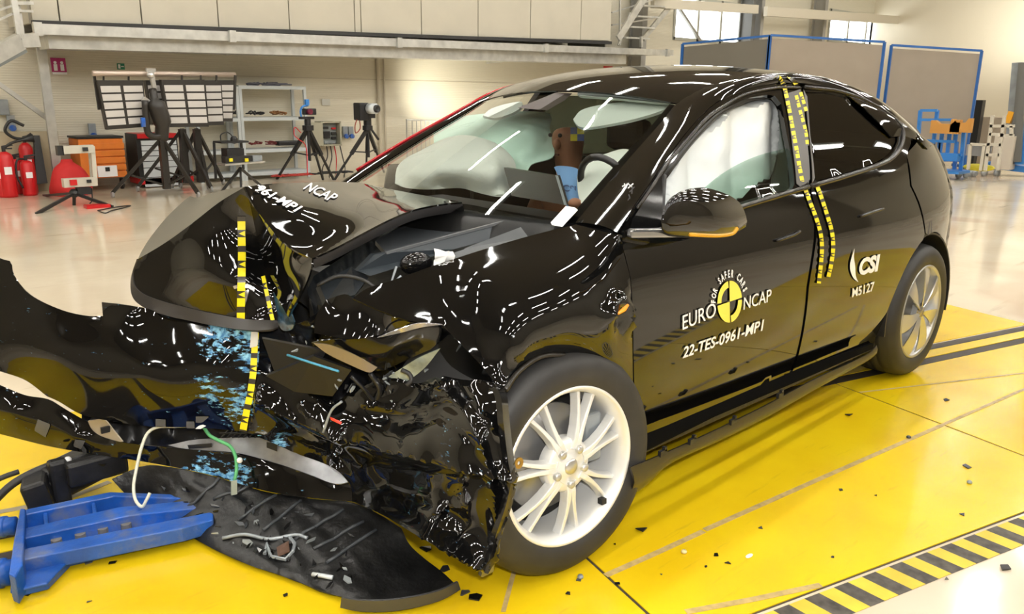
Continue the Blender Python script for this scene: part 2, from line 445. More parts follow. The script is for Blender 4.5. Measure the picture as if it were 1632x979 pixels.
def text_mesh(body, shear=0.0, bold=0.0):
    cu = bpy.data.curves.new('t', 'FONT'); cu.body = body; cu.size = 1.0; cu.shear = shear; cu.offset = bold; cu.resolution_u = 3
    o = bpy.data.objects.new('t', cu); COL.objects.link(o); bpy.context.view_layer.update()
    dg = bpy.context.evaluated_depsgraph_get(); me = bpy.data.meshes.new_from_object(o.evaluated_get(dg))
    v = np.array([tuple(x.co)[:2] for x in me.vertices]); f = [tuple(p.vertices) for p in me.polygons]
    bpy.data.objects.remove(o); bpy.data.curves.remove(cu); bpy.data.meshes.remove(me); return v, f
def text_on(name, body, at, o, ex, ey, m, parent, lift=.004, shear=0.0, bold=0.0):
    """lettering laid on a surface: o = pixel of baseline start, ex = pixel of baseline end, ey = pixel above start at cap height"""
    v, f = text_mesh(body, shear, bold); wd = v[:, 0].max(); x0 = v[:, 0].min(); hh = .70
    o = np.array(o, float); X = np.array(ex, float)-o; Y = np.array(ey, float)-o
    V = [at(*(o+X*((a-x0)/(wd-x0))+Y*(b/hh)), lift) for a, b in v]
    return mesh(name, V, f, m, parent, False)
# ================================================================== SETTING
FLOORM = floor_mat(); YEL = yellow_mat()
WALLM = wall_mat('cream_cladding', (.66, .62, .50), 9.0, .35)
WALLR = mat('smooth_cream_wall', (.70, .64, .50), .35)
CEIL = mat('ceiling_brown', (.17, .145, .11), .7)
YW, XE, ZC = 11.3, 29.0, 8.0
XL, YN = -14.0, -13.0
def structure(name, mb, m, **k): o = mb.build(name, m, **k); o['kind'] = 'structure'; return o
def V3(a): return Vector((float(a[0]), float(a[1]), float(a[2])))
def P(px, py, y): return V3(PY(px, py, y))
structure('floor', MB().box(((XL+XE)/2, (YN+YW)/2, -.05), (XE-XL+.4, YW-YN+.4, .1)), FLOORM)
structure('ceiling', MB().box(((XL+XE)/2, (YN+YW)/2, ZC+.1), (XE-XL+.4, YW-YN+.4, .2)), CEIL)
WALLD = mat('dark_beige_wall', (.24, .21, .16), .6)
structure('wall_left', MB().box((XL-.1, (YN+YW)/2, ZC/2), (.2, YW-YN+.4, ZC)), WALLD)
# back wall, with two window openings
WIN = []
for (a, b) in (((1075, 5), (1180, 66)), ((1322, 25), (1404, 70))):
    p = P(a[0], a[1], YW); q = P(b[0], b[1], YW); WIN.append((p.x, q.x, min(q.z, p.z)-.12, max(p.z, q.z)+.22))
def wall_with_windows():
    mb = MB(); xs = [XL]
    for (x0, x1, z0, z1) in WIN: xs += [x0, x1]
    xs.append(XE)
    for i in range(0, len(xs), 2):
        mb.box(((xs[i]+xs[i+1])/2, YW+.1, ZC/2), (xs[i+1]-xs[i], .2, ZC))
    for (x0, x1, z0, z1) in WIN:
        mb.box(((x0+x1)/2, YW+.1, z0/2), (x1-x0, .2, z0)); mb.box(((x0+x1)/2, YW+.1, (z1+ZC)/2), (x1-x0, .2, ZC-z1))
    return mb
structure('wall_back', wall_with_windows(), WALLM)
structure('wall_right', MB().box((XE+.1, (YN+YW)/2, ZC/2), (.2, YW-YN+.4, ZC)), WALLR)
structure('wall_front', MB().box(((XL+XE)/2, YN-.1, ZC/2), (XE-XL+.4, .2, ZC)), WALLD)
FRAMEG = mat('window_frame_grey', (.42, .42, .36), .5)
PANE = mat('bright_window_pane', (.9, .95, 1), .2, emit=(.93, .97, 1.0), es=3.2)
for k, (x0, x1, z0, z1) in enumerate(WIN):
    fr = MB(); zc = (z0+z1)/2; h = z1-z0; wd = x1-x0
    for x in (x0+.03, x0+wd/3, x0+2*wd/3, x1-.03): fr.box((x, YW+.02, zc), (.09, .1, h))
    for z in (z0+.03, z1-.03): fr.box(((x0+x1)/2, YW+.02, z), (wd, .1, .08))
    fo = structure('window_%d' % (k+1), fr, FRAMEG)
    MB().box(((x0+x1)/2, YW+.08, zc), (wd, .02, h)).build('pane', PANE, fo)
# steel columns and wall girts
COLM = mat('grey_column_paint', (.32, .31, .28), .5); COLD = mat('dark_column_paint', (.13, .13, .12), .5)
def column(px, y, wpx, name, m=None, flange=True):
    p = P(px, 60, y); wd = wpx*(y-CAM[1])/FPX*1.2
    mb = MB(); mb.box((p.x, y, ZC/2), (wd, .03, ZC)); mb.box((p.x, y+.2, ZC/2), (.03, .36, ZC)); mb.box((p.x, y+.38, ZC/2), (wd, .03, ZC))
    structure(name, mb, m or COLM)
column(1026, 10.85, 15, 'trim_1'); column(1198, 10.8, 14, 'trim_2', COLD); column(1212, 10.7, 12, 'trim_3'); column(1312, 10.8, 14, 'trim_4'); column(1418, 10.8, 16, 'trim_5', COLD); column(1430, 10.6, 18, 'trim_6')
mb = MB()
for (a, b, t) in (((1040, 5), (1206, 15), .22), ((1220, 18), (1430, 32), .26)):
    p = P(a[0], a[1], 10.45); q = P(b[0], b[1], 10.45); mb.bar(p, q, .12, t)
structure('trim_7', mb, mat('cream_beam', (.62, .57, .46), .5))
mb = MB()
p = P(373, 121, YW-.01); q = P(1000, 131, YW-.01); mb.box(((p.x+q.x)/2, YW-.004, p.z), (q.x-p.x, .012, .018))
p = P(600, 89, YW-.02)
mb.tube([(p.x, YW-.06, 0), (p.x, YW-.06, p.z+.2)], .035, 8); mb.tube([(p.x+.14, YW-.05, 0), (p.x+.14, YW-.05, p.z+.2)], .02, 8)
structure('trim_8', mb, mat('wall_trim_cream', (.52, .47, .37), .5))
# mezzanine hanging off the back wall
YM = 9.9
mzl, mzr = P(51, 35, YM), P(973, 68, YM)
mb = MB()
xs = [51, 96, 227, 349, 462, 566, 576, 672, 762, 845, 925, 973]
for a, b in zip(xs[:-1], xs[1:]):
    za = 38+(a-51)*.0325-3; pa = P(a, za, YM); pb = P(b, 38+(b-51)*.0325-3, YM)
    g = .010
    mb.poly([(pa.x+g, YM, pa.z), (pb.x-g, YM, pb.z), (pb.x-g, YM, 5.4), (pa.x+g, YM, 5.4)], (0, .04, 0))
mb.box(((mzl.x+mzr.x)/2, YM+.06, 4.0), (mzr.x-mzl.x, .04, 2.8))
mb.box((mzl.x+.02, (YM+YW)/2, 3.85), (.05, YW-YM-.25, 3.1)); mb.box((mzr.x-.02, (YM+YW)/2, 3.95), (.05, YW-YM-.25, 2.9))
mb.box(((mzl.x+mzr.x)/2, (YM+YW)/2-.05, 5.4), (mzr.x-mzl.x, YW-YM-.25, .06))
mz = empty('mezzanine_office', (mzl.x, YM, 2.3), 'long cream panelled mezzanine box above the galvanised beam on the back wall', 'mezzanine')
mb.build('wall_panel', CREAM, mz)
mb = MB(); mb.bar(P(51, 36, YM-.03), P(973, 68.5, YM-.03), .08, .06); mb.build('edge_strip', BLACKM, mz)
pf = empty('platform', (mzl.x, YM, 2.2), 'galvanised steel walkway platform edge running under the mezzanine', 'platform')
mb = MB()
mb.bar(P(52, 46, YM-.06), P(1072, 84.5, YM-.06), .05, .135); 
for (px) in (60, 370, 636, 870, 1064):
    py = 46+(px-52)*.0377; mb.box(P(px, py, YM-.1), (.1, .07, .17))
mb.build('edge_beam', STEEL, pf)
mb = MB(); a = P(68, 60, YM+.35); b = P(985, 92, YM+.35); mb.bar(a, b, .5, .30); mb.build('under_beam', STEEL, pf)
mb = MB(); a = P(60, 50, YM); b = P(1070, 84, YM)
mb.poly([(a.x, YM, a.z), (b.x, YM, b.z), (b.x, YW-.02, b.z), (a.x, YW-.02, a.z)], (0, 0, -.05)); mb.build('deck', STEEL, pf)
for px, py in ((375, 80), (600, 88), (808, 96)):
    mb = MB(); c = P(px, py, YM+.3); mb.bar(c, c+Vector((.25, .9, -.02)), .05, .05); mb.box(c, (.3, .3, .03)); mb.build('bracket', STEEL, pf)
# staircase on the platform
st = empty('steel_staircase', P(985, 74, YM), 'galvanised open steel staircase rising from the platform end', 'stairs')
s0, s1 = P(990, 66, YM), P(1042, -30, YM)
t0, t1 = P(1030, 66, YM-.02), P(1082, -18, YM-.02)
MB().bar(P(985, 62, YM), P(1050, -40, YM), .05, .17).build('stringer', STEEL, st)
MB().bar(P(1025, 62, YM+.6), P(1076, 0, YM+.6), .05, .13).build('stringer', STEEL, st)
for k in range(6):
    y_ = 60-k*17; mb = MB(); a = P(993+k*9.5, y_, YM+.02); b = P(1031+k*8.2, y_+2, YM+.55); mb.bar(a, b, .16, .035); mb.build('tread', STEEL, st)
mb = MB(); mb.bar(P(988, 72, YM), P(988, -10, YM), .035); mb.bar(P(985, 72, YM), P(1004, 20, YM), .03); mb.bar(P(975, 40, YM+.3), P(1040, 30, YM+.3), .03); mb.bar(P(975, 20, YM+.3), P(1040, 0, YM+.3), .03)
mb.bar(P(1022, 75, YM), P(1022, 58, YM), .06); mb.build('handrail', STEEL, st)
structure('trim_11', MB().bar(P(1079, 8, YW-.06), P(1118, 68, YW-.06), .07), COLM)

# left corner: landing stair of the walkway and diagonal brace
ls = empty('corner_walkway', P(20, 70, 9.6), 'galvanised walkway with handrail in the upper left corner', 'walkway')
mb = MB(); mb.bar(P(-30, 100, 9.4), P(32, 66, 9.7), .08, .2); mb.bar(P(32, 65, 9.7), P(60, 64, 9.8), .08, .17); mb.build('edge_beam', STEEL, ls)
mb = MB(); mb.bar(P(-30, 112, 9.5), P(38, 76, 9.75), .05, .12); mb.build('under_channel', mat('dull_zinc', (.25, .27, .27), .4, metal=.5), ls)
mb = MB()
mb.bar(P(20, -10, 9.7), P(32, 62, 9.7), .07); mb.bar(P(28, 5, 9.8), P(36, 58, 9.8), .05)
for d in (0, 18): mb.bar(P(-20, 22+d, 9.5), P(22, 8+d*.7, 9.7), .025)
mb.bar(P(22, 5, 9.7), P(52, 5, 9.8), .04); mb.bar(P(28, 17, 9.7), P(52, 18, 9.8), .03); mb.build('handrail', STEEL, ls)
structure('trim_12', MB().bar(P(-10, 128, 10.9), P(84, 195, 10.9), .09, .06), STEEL)
mb = MB(); a = P(66, 80, 10.7); b = P(86, 208, 10.7); mb.bar((a.x, 10.7, 0), (a.x, 10.7, 2.25), .06, .12); structure('trim_9', mb, STEEL)
mb = MB(); a = P(-60, 209, 11.0); b = P(92, 209, 11.0); mb.box(((a.x+b.x)/2, 11.1, b.z/2), (b.x-a.x, .2, b.z)); structure('trim_10', mb, mat('partition_beige', (.42, .36, .24), .5))
tag(MB().box(P(3, 171, YW-.05), (.16, .1, .22)).build('junction_box', GREYM, bevel=.01), 'small pale grey box on the wall left of the brace', 'box')

# ================================================================== CEILING LAMPS (real fittings, seen mirrored in the paint)
TUBE = mat('lit_tube', (1, 1, 1), .4, emit=(1.0, .96, .88), es=TUBE_STRENGTH)
def lamp(x, y, first=[None]):
    if first[0] is None:
        o = empty('ceiling_lamp', (x, y, ZC-.9), 'long white ceiling batten lamp hanging over the hall', 'lamp', 'ceiling batten lamps')
        MB().box((x, y, ZC-.84), (1.5, .22, .07)).build('housing', WHITEM, o)
        mb = MB(); mb.box((x, y, ZC-.895), (1.45, .09, .03)); mb.build('tube', TUBE, o)
        first[0] = o; return
    s = first[0]; c = s.copy(); COL.objects.link(c); c.location = (x, y, ZC-.9)
    for ch in s.children: d = ch.copy(); COL.objects.link(d); d.parent = c
for i, yy in enumerate((-11, -8, -5, -2, 1, 4, 7)):
    for x in (-11, -8, -5, -2, 1, 4, 7, 10, 13, 16.5, 20, 24):
        lamp(x+(i % 2)*.6, yy)

# ================================================================== YELLOW FLOOR PLATES
TH = R(-15.0); E1 = Vector((math.cos(TH), math.sin(TH), 0)); E2 = Vector((-math.sin(TH), math.cos(TH), 0)); O0 = V3(PZ(1205, 979))
def FP(a, b, z=0.0): v = O0+E1*a+E2*b; return Vector((v.x, v.y, z))
def uv(px, py): d = V3(PZ(px, py))-O0; return d.dot(E1), d.dot(E2)
PT = .004
structure('trim_13', MB().poly([FP(-4.5, 0, .0002), FP(6.5, 0, .0002), FP(6.5, 3.3, .0002), FP(-4.5, 3.3, .0002)] if False else [FP(-4.5, 0, -.02), FP(6.5, 0, -.02), FP(6.5, 1.44, -.02), FP(-4.5, 1.44, -.02)], (0, 0, .0206)), mat('plate_bed_dark', (.05, .035, .02), .7))
def plate(a0, a1, b0, b1, label):
    g = .006
    o = MB().poly([FP(a0+g, b0+g, -.003), FP(a1-g, b0+g, -.003), FP(a1-g, b1-g, -.003), FP(a0+g, b1-g, -.003)], (0, 0, PT+.003)).build('steel_floor_plate', YEL)
    tag(o, label, 'floor plate', 'yellow steel floor plates')
plate(-.28, 1.77, 0, 1.26, 'bright yellow steel floor plate beside the front wheel and the hanging sill strip')
plate(1.77, 3.88, 0, 1.26, 'yellow steel floor plate at the right edge of the photo below the rear wheel')
plate(-2.33, -.28, 0, 1.26, 'yellow steel floor plate under the crushed bumper at the bottom of the photo')
plate(-4.5, -2.33, 0, 1.26, 'yellow steel floor plate in the bottom left corner of the photo')
plate(3.88, 6.5, 0, 1.26, 'yellow steel floor plate furthest right along the rails')
plate(-4.5, 0.9, 1.50, 2.56, 'yellow steel floor plate on the far side of the rails under the car nose')
plate(.9, 3.88, 1.50, 2.56, 'yellow steel floor plate behind the rear wheel beyond the rails')
plate(-4.5, 6.5, 1.325, 1.425, 'narrow yellow steel floor plate strip between the two dark rail slots')
DK = mat('dark_slot', (.04, .03, .02), .6, var=.5, vs=5)
for b in (1.292, 1.462):
    tag(MB().poly([FP(-4.5, b-.03, .0005), FP(12, b-.03, .0005), FP(12, b+.03, .0005), FP(-4.5, b+.03, .0005)], (0, 0, .001)).build('rail_slot', DK),
        'dark recessed rail slot in the floor, %s the wheels' % ('nearer' if b < 1.4 else 'further from'), 'rail')
# hazard tape
mb = MB(); n = 60; wt = .115
HY, HK = mat('hazard_yellow', (.72, .52, .04), .5, var=.15), mat('hazard_black', (.07, .06, .05), .6, var=.6, vs=25)
a = -1.0
for i in range(n):
    mb.cur = i % 2; da = .062
    mb.add([FP(a, -.012, .002), FP(a+da, -.012, .002), FP(a+da+.02, -.012-wt, .002), FP(a+.02, -.012-wt, .002)], [(3, 2, 1, 0)]); a += da
o = mb.build('hazard_tape', None, mats=[HY, HK], thick=.001); tag(o, 'worn black and yellow striped hazard tape along the yellow plate edge', 'tape')
TAN = mat('tan_tape', (.50, .36, .14), .5, var=.25, vs=30)
def floor_strip(pts, wpx, label, m=TAN, z=.0052, name='floor_tape'):
    P3 = [Vector(tuple(PZ(*p))) for p in pts]; mb = MB(); L = []
    for i, p in enumerate(P3):
        d = (P3[min(i+1, len(P3)-1)]-P3[max(i-1, 0)]).normalized(); s = Vector((-d.y, d.x, 0)); L += [p+s*wpx/2+Vector((0, 0, z)), p-s*wpx/2+Vector((0, 0, z))]
    mb.add(L, [(2*i, 2*i+1, 2*i+3, 2*i+2) for i in range(len(P3)-1)])
    o = mb.build(name, m, thick=.0008); tag(o, label, 'tape')
floor_strip([(965, 920), (1050, 882), (1121, 849)], .022, 'short tan adhesive tape strip on the yellow plate nearest the front wheel')
floor_strip([(1123, 847), (1300, 768), (1500, 680)], .022, 'long tan adhesive tape line running across the yellow plate towards the right')
floor_strip([(1500, 680), (1632, 622), (1700, 594)], .018, 'faint tan tape line beyond the plate seam at the right edge')
floor_strip([(1093, 978), (1200, 958), (1308, 935)], .022, 'pale tan tape strip beside the hazard tape at the bottom')
floor_strip([(802, 978), (812, 940), (822, 904)], .014, 'short tan tape strip under the front tyre')
floor_strip([(1370, 627), (1500, 612), (1700, 588)], .012, 'thin tan tape line just right of the rear wheel')
floor_strip([(0, 692), (60, 690), (110, 687)], .01, 'thin tan line on the yellow plate at the far left')
floor_strip([(0, 818), (100, 800), (175, 770)], .03, 'grey brown tape strip above the blue sled', mat('grey_tape', (.35, .30, .2), .5))

# ================================================================== BACKGROUND, LEFT
# fire extinguishers
def extinguisher(px, base, top, y, r, label, hose=0):
    b = P(px, base, y); t = P(px, top, y); h = t.z
    o = empty('fire_extinguisher', (b.x, y, 0), label, 'fire extinguisher', 'fire extinguishers by the partition')
    MB().lathe((b.x, y, 0), (0, 0, 1), [(0, .0), (r, .0), (r, .03), (r, h*.74), (r*.8, h*.80), (r*.4, h*.84), (0, h*.85)], 20).build('cylinder', REDT, o, True)
    mb = MB(); mb.cyl((b.x, y, h*.83), (b.x, y, h*.93), r*.25); mb.bar((b.x-.02, y, h*.93), (b.x+.11, y-.03, h*.97), .03); mb.bar((b.x-.02, y, h*.9), (b.x+.10, y-.03, h*.9), .02); mb.build('valve', BLACKM, o)
    mb = MB()
    if hose == 0: mb.tube(crom([(b.x, y, h*.88), (b.x-.12, y-.05, h*.85), (b.x-.15, y-.08, h*.5), (b.x-.10, y-.1, h*.2)], 5), .014, 6)
    elif hose == 1: mb.tube(crom([(b.x, y, h*.9), (b.x-.13, y, h*.93), (b.x-.22, y, h*1.05), (b.x-.13, y, h*1.2), (b.x+.02, y, h*1.12)], 5), .022, 6)
    else: mb.tube(crom([(b.x, y, h*.9), (b.x+.1, y-.03, h*1.0), (b.x+.26, y-.03, h*1.06)], 5), .02, 6); mb.lathe((b.x+.24, y-.03, h*1.05), (1, 0, .25), [(.02, 0), (.07, .13), (0, .13)], 10)
    mb.build('hose', BLACKM, o, True)
    z = h*.5; MB().box((b.x, y-r-.002, z), (r*.9, .006, h*.14)).build('sticker', WHITE, o)
extinguisher(3, 297, 243, 10.6, .09, 'red fire extinguisher cut by the left edge of the photo')
extinguisher(14, 296, 228, 10.55, .10, 'tall red fire extinguisher with horn hose, second from the left edge', 2)
extinguisher(28, 291, 243, 10.9, .085, 'red fire extinguisher standing behind with its top hidden, third from the left')
extinguisher(48, 290, 212, 10.85, .09, 'tallest red fire extinguisher with a looping hose next to the black mat', 1)
extinguisher(46, 291, 245, 10.6, .09, 'short red fire extinguisher in front of the tallest one')
a = P(55, 212, 10.95); b = P(74, 292, 10.95)
mb = MB(); mb.poly([P(54, 216, 10.95), P(63, 216, 10.95), P(76, 292, 10.8), P(58, 294, 10.8)], (0, .06, 0)); tag(mb.build('rubber_mat', BLACKM), 'black upright slab leaning beside the fire extinguishers', 'mat')
# signs on the wall
def sign(px0, py0, px1, py1, y, name, m, label, cat='sign', detail=None):
    a = P(px0, py0, y); b = P(px1, py1, y); o = empty(name, ((a.x+b.x)/2, y, (a.z+b.z)/2), label, cat)
    MB().box(((a.x+b.x)/2, y, (a.z+b.z)/2), (b.x-a.x, .01, a.z-b.z)).build('board', m, o)
    if detail: detail(o, a, b)
def fe_detail(o, a, b):
    w_, h_ = b.x-a.x, a.z-b.z; mb = MB()
    for u in (.27, .72): mb.box((a.x+w_*u, a.y-.008, b.z+h_*.42), (w_*.24, .006, h_*.4)); mb.sph((a.x+w_*u, a.y-.008, b.z+h_*.72), w_*.11, 8, (1, .05, 1))
    mb.box(((a.x+b.x)/2, a.y-.008, b.z+h_*.07), (w_, .006, h_*.14)); mb.build('pictogram', WHITE, o)
sign(80, 92, 107, 119, YW-.03, 'fire_sign', mat('magenta_sign', (.45, .03, .16), .4), 'small magenta fire extinguisher sign on the wall left of the light panels', detail=fe_detail)
def ex_detail(o, a, b):
    w_, h_ = b.x-a.x, a.z-b.z; mb = MB(); mb.box((a.x+w_*.28, a.y-.008, (a.z+b.z)/2), (w_*.28, .006, h_*.7)); mb.box((a.x+w_*.7, a.y-.008, (a.z+b.z)/2), (w_*.35, .006, h_*.18)); mb.build('pictogram', WHITE, o)
sign(186, 101, 199, 111, YW-.03, 'exit_sign', mat('green_sign', (.02, .22, .12), .4), 'small green escape sign above the left light panel', detail=ex_detail)
sign(513, 158, 526, 168, YW-.03, 'paper_notice', mat('pale_notice', (.55, .55, .50), .5), 'small pale notice on the wall between the two camera tripods', 'notice')
sign(962, 105, 976, 112, YW-.4, 'fire_sign', REDT, 'tiny red sign just above the car roof near the platform end')
for (px, py, t) in ((19, 204, 'small blue socket on the wall above the left fire extinguishers'), (148, 216, 'small blue socket on the wall above the orange cabinet'), (550, 217, 'left blue wall socket beside the electrical cabinet'), (559, 217, 'right blue wall socket beside the electrical cabinet')):
    c = P(px, py, YW-.06); o = empty('wall_socket', c, t, 'socket', 'blue wall sockets'); MB().box(c+Vector((0, 0, .08)), (.10, .05, .2)).build('housing', GREYM, o); MB().lathe(c+Vector((0, -.02, 0)), (0, -1, 0), [(0, 0), (.045, 0), (.045, .05), (0, .05)], 12).build('cap', BLUEP, o)
# orange cabinet
def pbox(px0, py0, px1, py1, y, dep):
    a = P(px0, py0, y); b = P(px1, py1, y); return (Vector(((a.x+b.x)/2, y+dep/2, (a.z+b.z)/2)), (abs(b.x-a.x), dep, abs(a.z-b.z)))
oc = empty('tool_cabinet', P(160, 290, 10.6), 'orange roller tool cabinet against the back wall', 'cabinet')
c, d = pbox(124, 222, 202, 281, 10.6, .5); MB().box(c, d).build('body', ORANGE, oc, bevel=.01)
for k in range(5):
    mb = MB(); z = c.z+d[2]/2-.07-k*d[2]*.185; mb.box((c.x+.08, c.y-d[1]/2-.01, z-.04), (d[0]*.76, .02, d[2]*.15)); mb.build('drawer', ORANGE, oc, bevel=.004)
MB().box((c.x, c.y, c.z+d[2]/2+.02), (d[0]+.02, d[1]+.02, .03)).build('top_mat', BLACKM, oc)
for sx in (-1, 1):
    mb = MB(); mb.lathe((c.x+sx*d[0]*.42, c.y-.15, .06), (1, 0, 0), [(0, -.02), (.06, -.02), (.06, .02), (0, .02)], 14); mb.box((c.x+sx*d[0]*.42, c.y-.15, .12), (.05, .05, .08)); mb.build('caster', BLACKM, oc, True)
c, d = pbox(155, 265, 188, 281, 10.45, .03); o = empty('printed_poster', c, 'white poster board leaning on the orange cabinet', 'poster'); MB().box(c, d).build('board', WHITE, o); MB().box((c.x, c.y-.02, c.z+.03), (.06, .01, .06)).build('mark', BLACKM, o)
# red bag
bag = MB(); c = P(110, 282, 10.3); n = 16; prof = [(0.30, 0), (.34, .06), (.32, .16), (.26, .26), (.20, .33), (.08, .37), (.10, .41), (.0, .40)]
V = []; F = []
for i, (r_, h_) in enumerate(prof):
    for k in range(n):
        t = 2*math.pi*k/n; rr = r_*(1+.10*math.sin(3*t+i)+.06*math.sin(7*t+2*i)); V.append((c.x+rr*math.cos(t)*.85, 10.3+rr*math.sin(t)*.7, h_*1.25))
for i in range(len(prof)-1):
    for k in range(n): k2 = (k+1) % n; F.append((i*n+k, i*n+k2, (i+1)*n+k2, (i+1)*n+k))
bag.add(V, F); o = bag.build('cloth_bag', REDBAG, None, True); tag(o, 'slumped bright red cloth bag on the floor left of the orange cabinet', 'bag'); md = o.modifiers.new('s', 'SUBSURF'); md.levels = 1; md.render_levels = 2
# low instrument rig in front of the bag
rg = empty('measuring_rig', P(118, 320, 9.0), 'white c-shaped measuring frame on a low black tripod near the red bag', 'measuring rig')
Y = 9.0
mb = MB()
def pb(mb, a, b, y, wd): mb.bar(P(*a, y), P(*b, y), wd)
pb(mb, (98, 239), (148, 237), Y, .1); pb(mb, (100, 292), (152, 289), Y, .11); pb(mb, (147, 233), (152, 296), Y, .05); pb(mb, (142, 234), (147, 296), Y+.1, .03); mb.build('frame', mat('ivory_metal', (.62, .6, .52), .35, metal=.3), rg)
for q_, d_ in (((95, 240, Y), (.07, .1, .12)), ((136, 238, Y-.07), (.06, .03, .05)), ((142, 289, Y-.07), (.05, .03, .04))): MB().box(P(*q_), d_).build('sensor', BLACKM, rg)
mb = MB(); mb.box(P(117, 291, Y-.07), (.08, .03, .07)); mb.build('red_pad', REDT, rg)
h = P(118, 308, Y)
for q_ in ((58, 341), (70, 312), (180, 330), (118, 327)):
    mb = MB(); pz = V3(PZ(*q_)); mb.bar(h, pz, .035); mb.build('leg', BLACKM, rg)
MB().sph(h, .06, 10).build('hub', BLACKM, rg)
mb = MB(); mb.tube(crom([P(146, 300, Y), P(147, 318, Y), P(143, 325, Y)], 4), .008, 5); mb.build('cable', BLACKM, rg)
MB().box(P(133, 304, Y), (.16, .1, .09)).build('clamp', BLACKM, rg)
pz = V3(PZ(155, 331)); o = MB().box(pz+Vector((0, 0, .02)), (.28, .16, .04)).build('sandbag', REDT); tag(o, 'small flat red pad on the floor beside the measuring rig', 'pad')
mb = MB(); mb.tube(crom([tuple(PZ(*q))[:2]+(.01,) for q in ((156, 337), (175, 333), (195, 330), (208, 329), (195, 333), (178, 337), (168, 341), (158, 338))], 4), .008, 5); tag(mb.build('floor_cable', BLACKM, None, True), 'short black cable looped on the floor by the measuring rig', 'cable')
# tool chest
tc_ = empty('tool_chest', P(250, 285, 10.6), 'grey roller tool chest with red top and base behind the light stands', 'tool chest')
c, d = pbox(216, 214, 288, 284, 10.6, .5); MB().box(c, d).build('body', BLACKM, tc_)
for k in range(7):
    hh = (.11, .11, .11, .11, .14, .22, .22)[k]*.62; z0_ = c.z+d[2]/2-.10-sum(x*.62+.012 for x in (.11, .11, .11, .11, .14, .22, .22)[:k])
    MB().box((c.x+.02, c.y-d[1]/2-.01, z0_-hh/2), (d[0]*.86, .02, hh)).build('drawer', WHITEM, tc_)
MB().box((c.x, c.y-.02, c.z+d[2]/2-.03), (d[0]*.95, d[1]+.02, .07)).build('top', REDT, tc_); MB().box((c.x+.10, c.y-.02, .10), (d[0]+.2, d[1], .09)).build('base', REDT, tc_)
for sx in (-.4, .4): MB().lathe((c.x+sx*d[0], c.y-.2, .04), (1, 0, 0), [(0, -.02), (.04, -.02), (.04, .02), (0, .02)], 12).build('caster', BLACKM, tc_)
# lighting bank: light panels on wheeled black stands
LP = mat('panel_diffuser', (.52, .50, .48), .35); LB = mat('light_frame_black', (.02, .017, .014), .4)
def light_panel(quad, y, cols, rows, label):
    a, b, c_, d_ = [P(q[0], q[1], y) for q in quad]   # tl, tr, br, bl
    o = empty('light_panel', (a+b+c_+d_)/4, label, 'light panel', 'light panels of the lighting bank')
    def S_(u, v): return (a*(1-u)+b*u)*(1-v)+(d_*(1-u)+c_*u)*v
    MB().poly([a, b, c_, d_], (0, .10, 0)).build('housing', LB, o)
    k = 0
    for i in range(cols):
        for j in range(rows):
            u0, u1 = (i+.07)/cols, (i+.93)/cols; v0, v1 = .10+(j+.08)/rows*.84, .10+(j+.86)/rows*.84
            q = [S_(u0, v0), S_(u1, v0), S_(u1, v1), S_(u0, v1)]
            MB().poly([x+Vector((0, -.004, 0)) for x in q], (0, -.004, 0)).build('diffuser', LP, o)
light_panel([(155, 128), (228, 128), (236, 202), (171, 207)], 9.0, 2, 5, 'left large black light panel with ten white cells')
light_panel([(232, 128), (262, 128), (262, 198), (243, 199)], 9.25, 1, 5, 'narrow light panel behind the clamp between the two large panels')
light_panel([(257, 127), (326, 127), (333, 202), (270, 203)], 9.0, 2, 5, 'right large black light panel with ten white cells')
light_panel([(325, 128), (353, 128), (357, 199), (331, 200)], 9.3, 1, 5, 'light panel partly behind the right large panel')
light_panel([(351, 128), (374, 128), (371, 194), (353, 194)], 9.6, 1, 5, 'rightmost narrow light panel of the lighting bank')
lb = empty('lighting_bank', P(262, 310, 9.3), 'overhead bar and wheeled black tripod stands carrying the light panels', 'light stand')
mb = MB(); mb.tube([P(148, 117, 9.0), P(374, 119, 9.4)], .035, 10); mb.build('crossbar', mat('pale_bar', (.55, .45, .38), .3, metal=.5), lb, True)
mb = MB()
for q in ((150, 120), (375, 120)): mb.bar(P(*q, 9.1), P(q[0]+(8 if q[0] < 200 else -2), 175, 9.1), .03)
for x in (165, 205, 240, 290, 320, 345): mb.bar(P(x, 120, 9.15), P(x, 130, 9.15), .02)
mb.build('hanger', LB, lb)
mb = MB(); mb.box(P(240, 112, 9.0), (.12, .05, .05)); mb.bar(P(241, 115, 8.95), P(246, 142, 8.95), .05); mb.bar(P(228, 157, 8.95), P(244, 168, 8.95), .06); mb.sph(P(240, 120, 8.95), .05, 10); mb.build('clamp', ALU, lb)
mb = MB(); mb.tube(crom([P(243, 142, 8.95), P(248, 165, 8.9), P(258, 195, 8.9), P(257, 222, 8.95)], 4), [.05]*4+[.12]*5+[.09]*4, 10); mb.tube(crom([P(231, 160, 8.9), P(233, 190, 8.9), P(236, 212, 8.9), P(250, 218, 8.9), P(262, 210, 8.9)], 4), .045, 8); mb.build('arm', LB, lb, True)
mb = MB(); mb.box(P(228, 195, 8.85), (.05, .04, .12)); mb.build('blue_grip', BLUEP, lb)
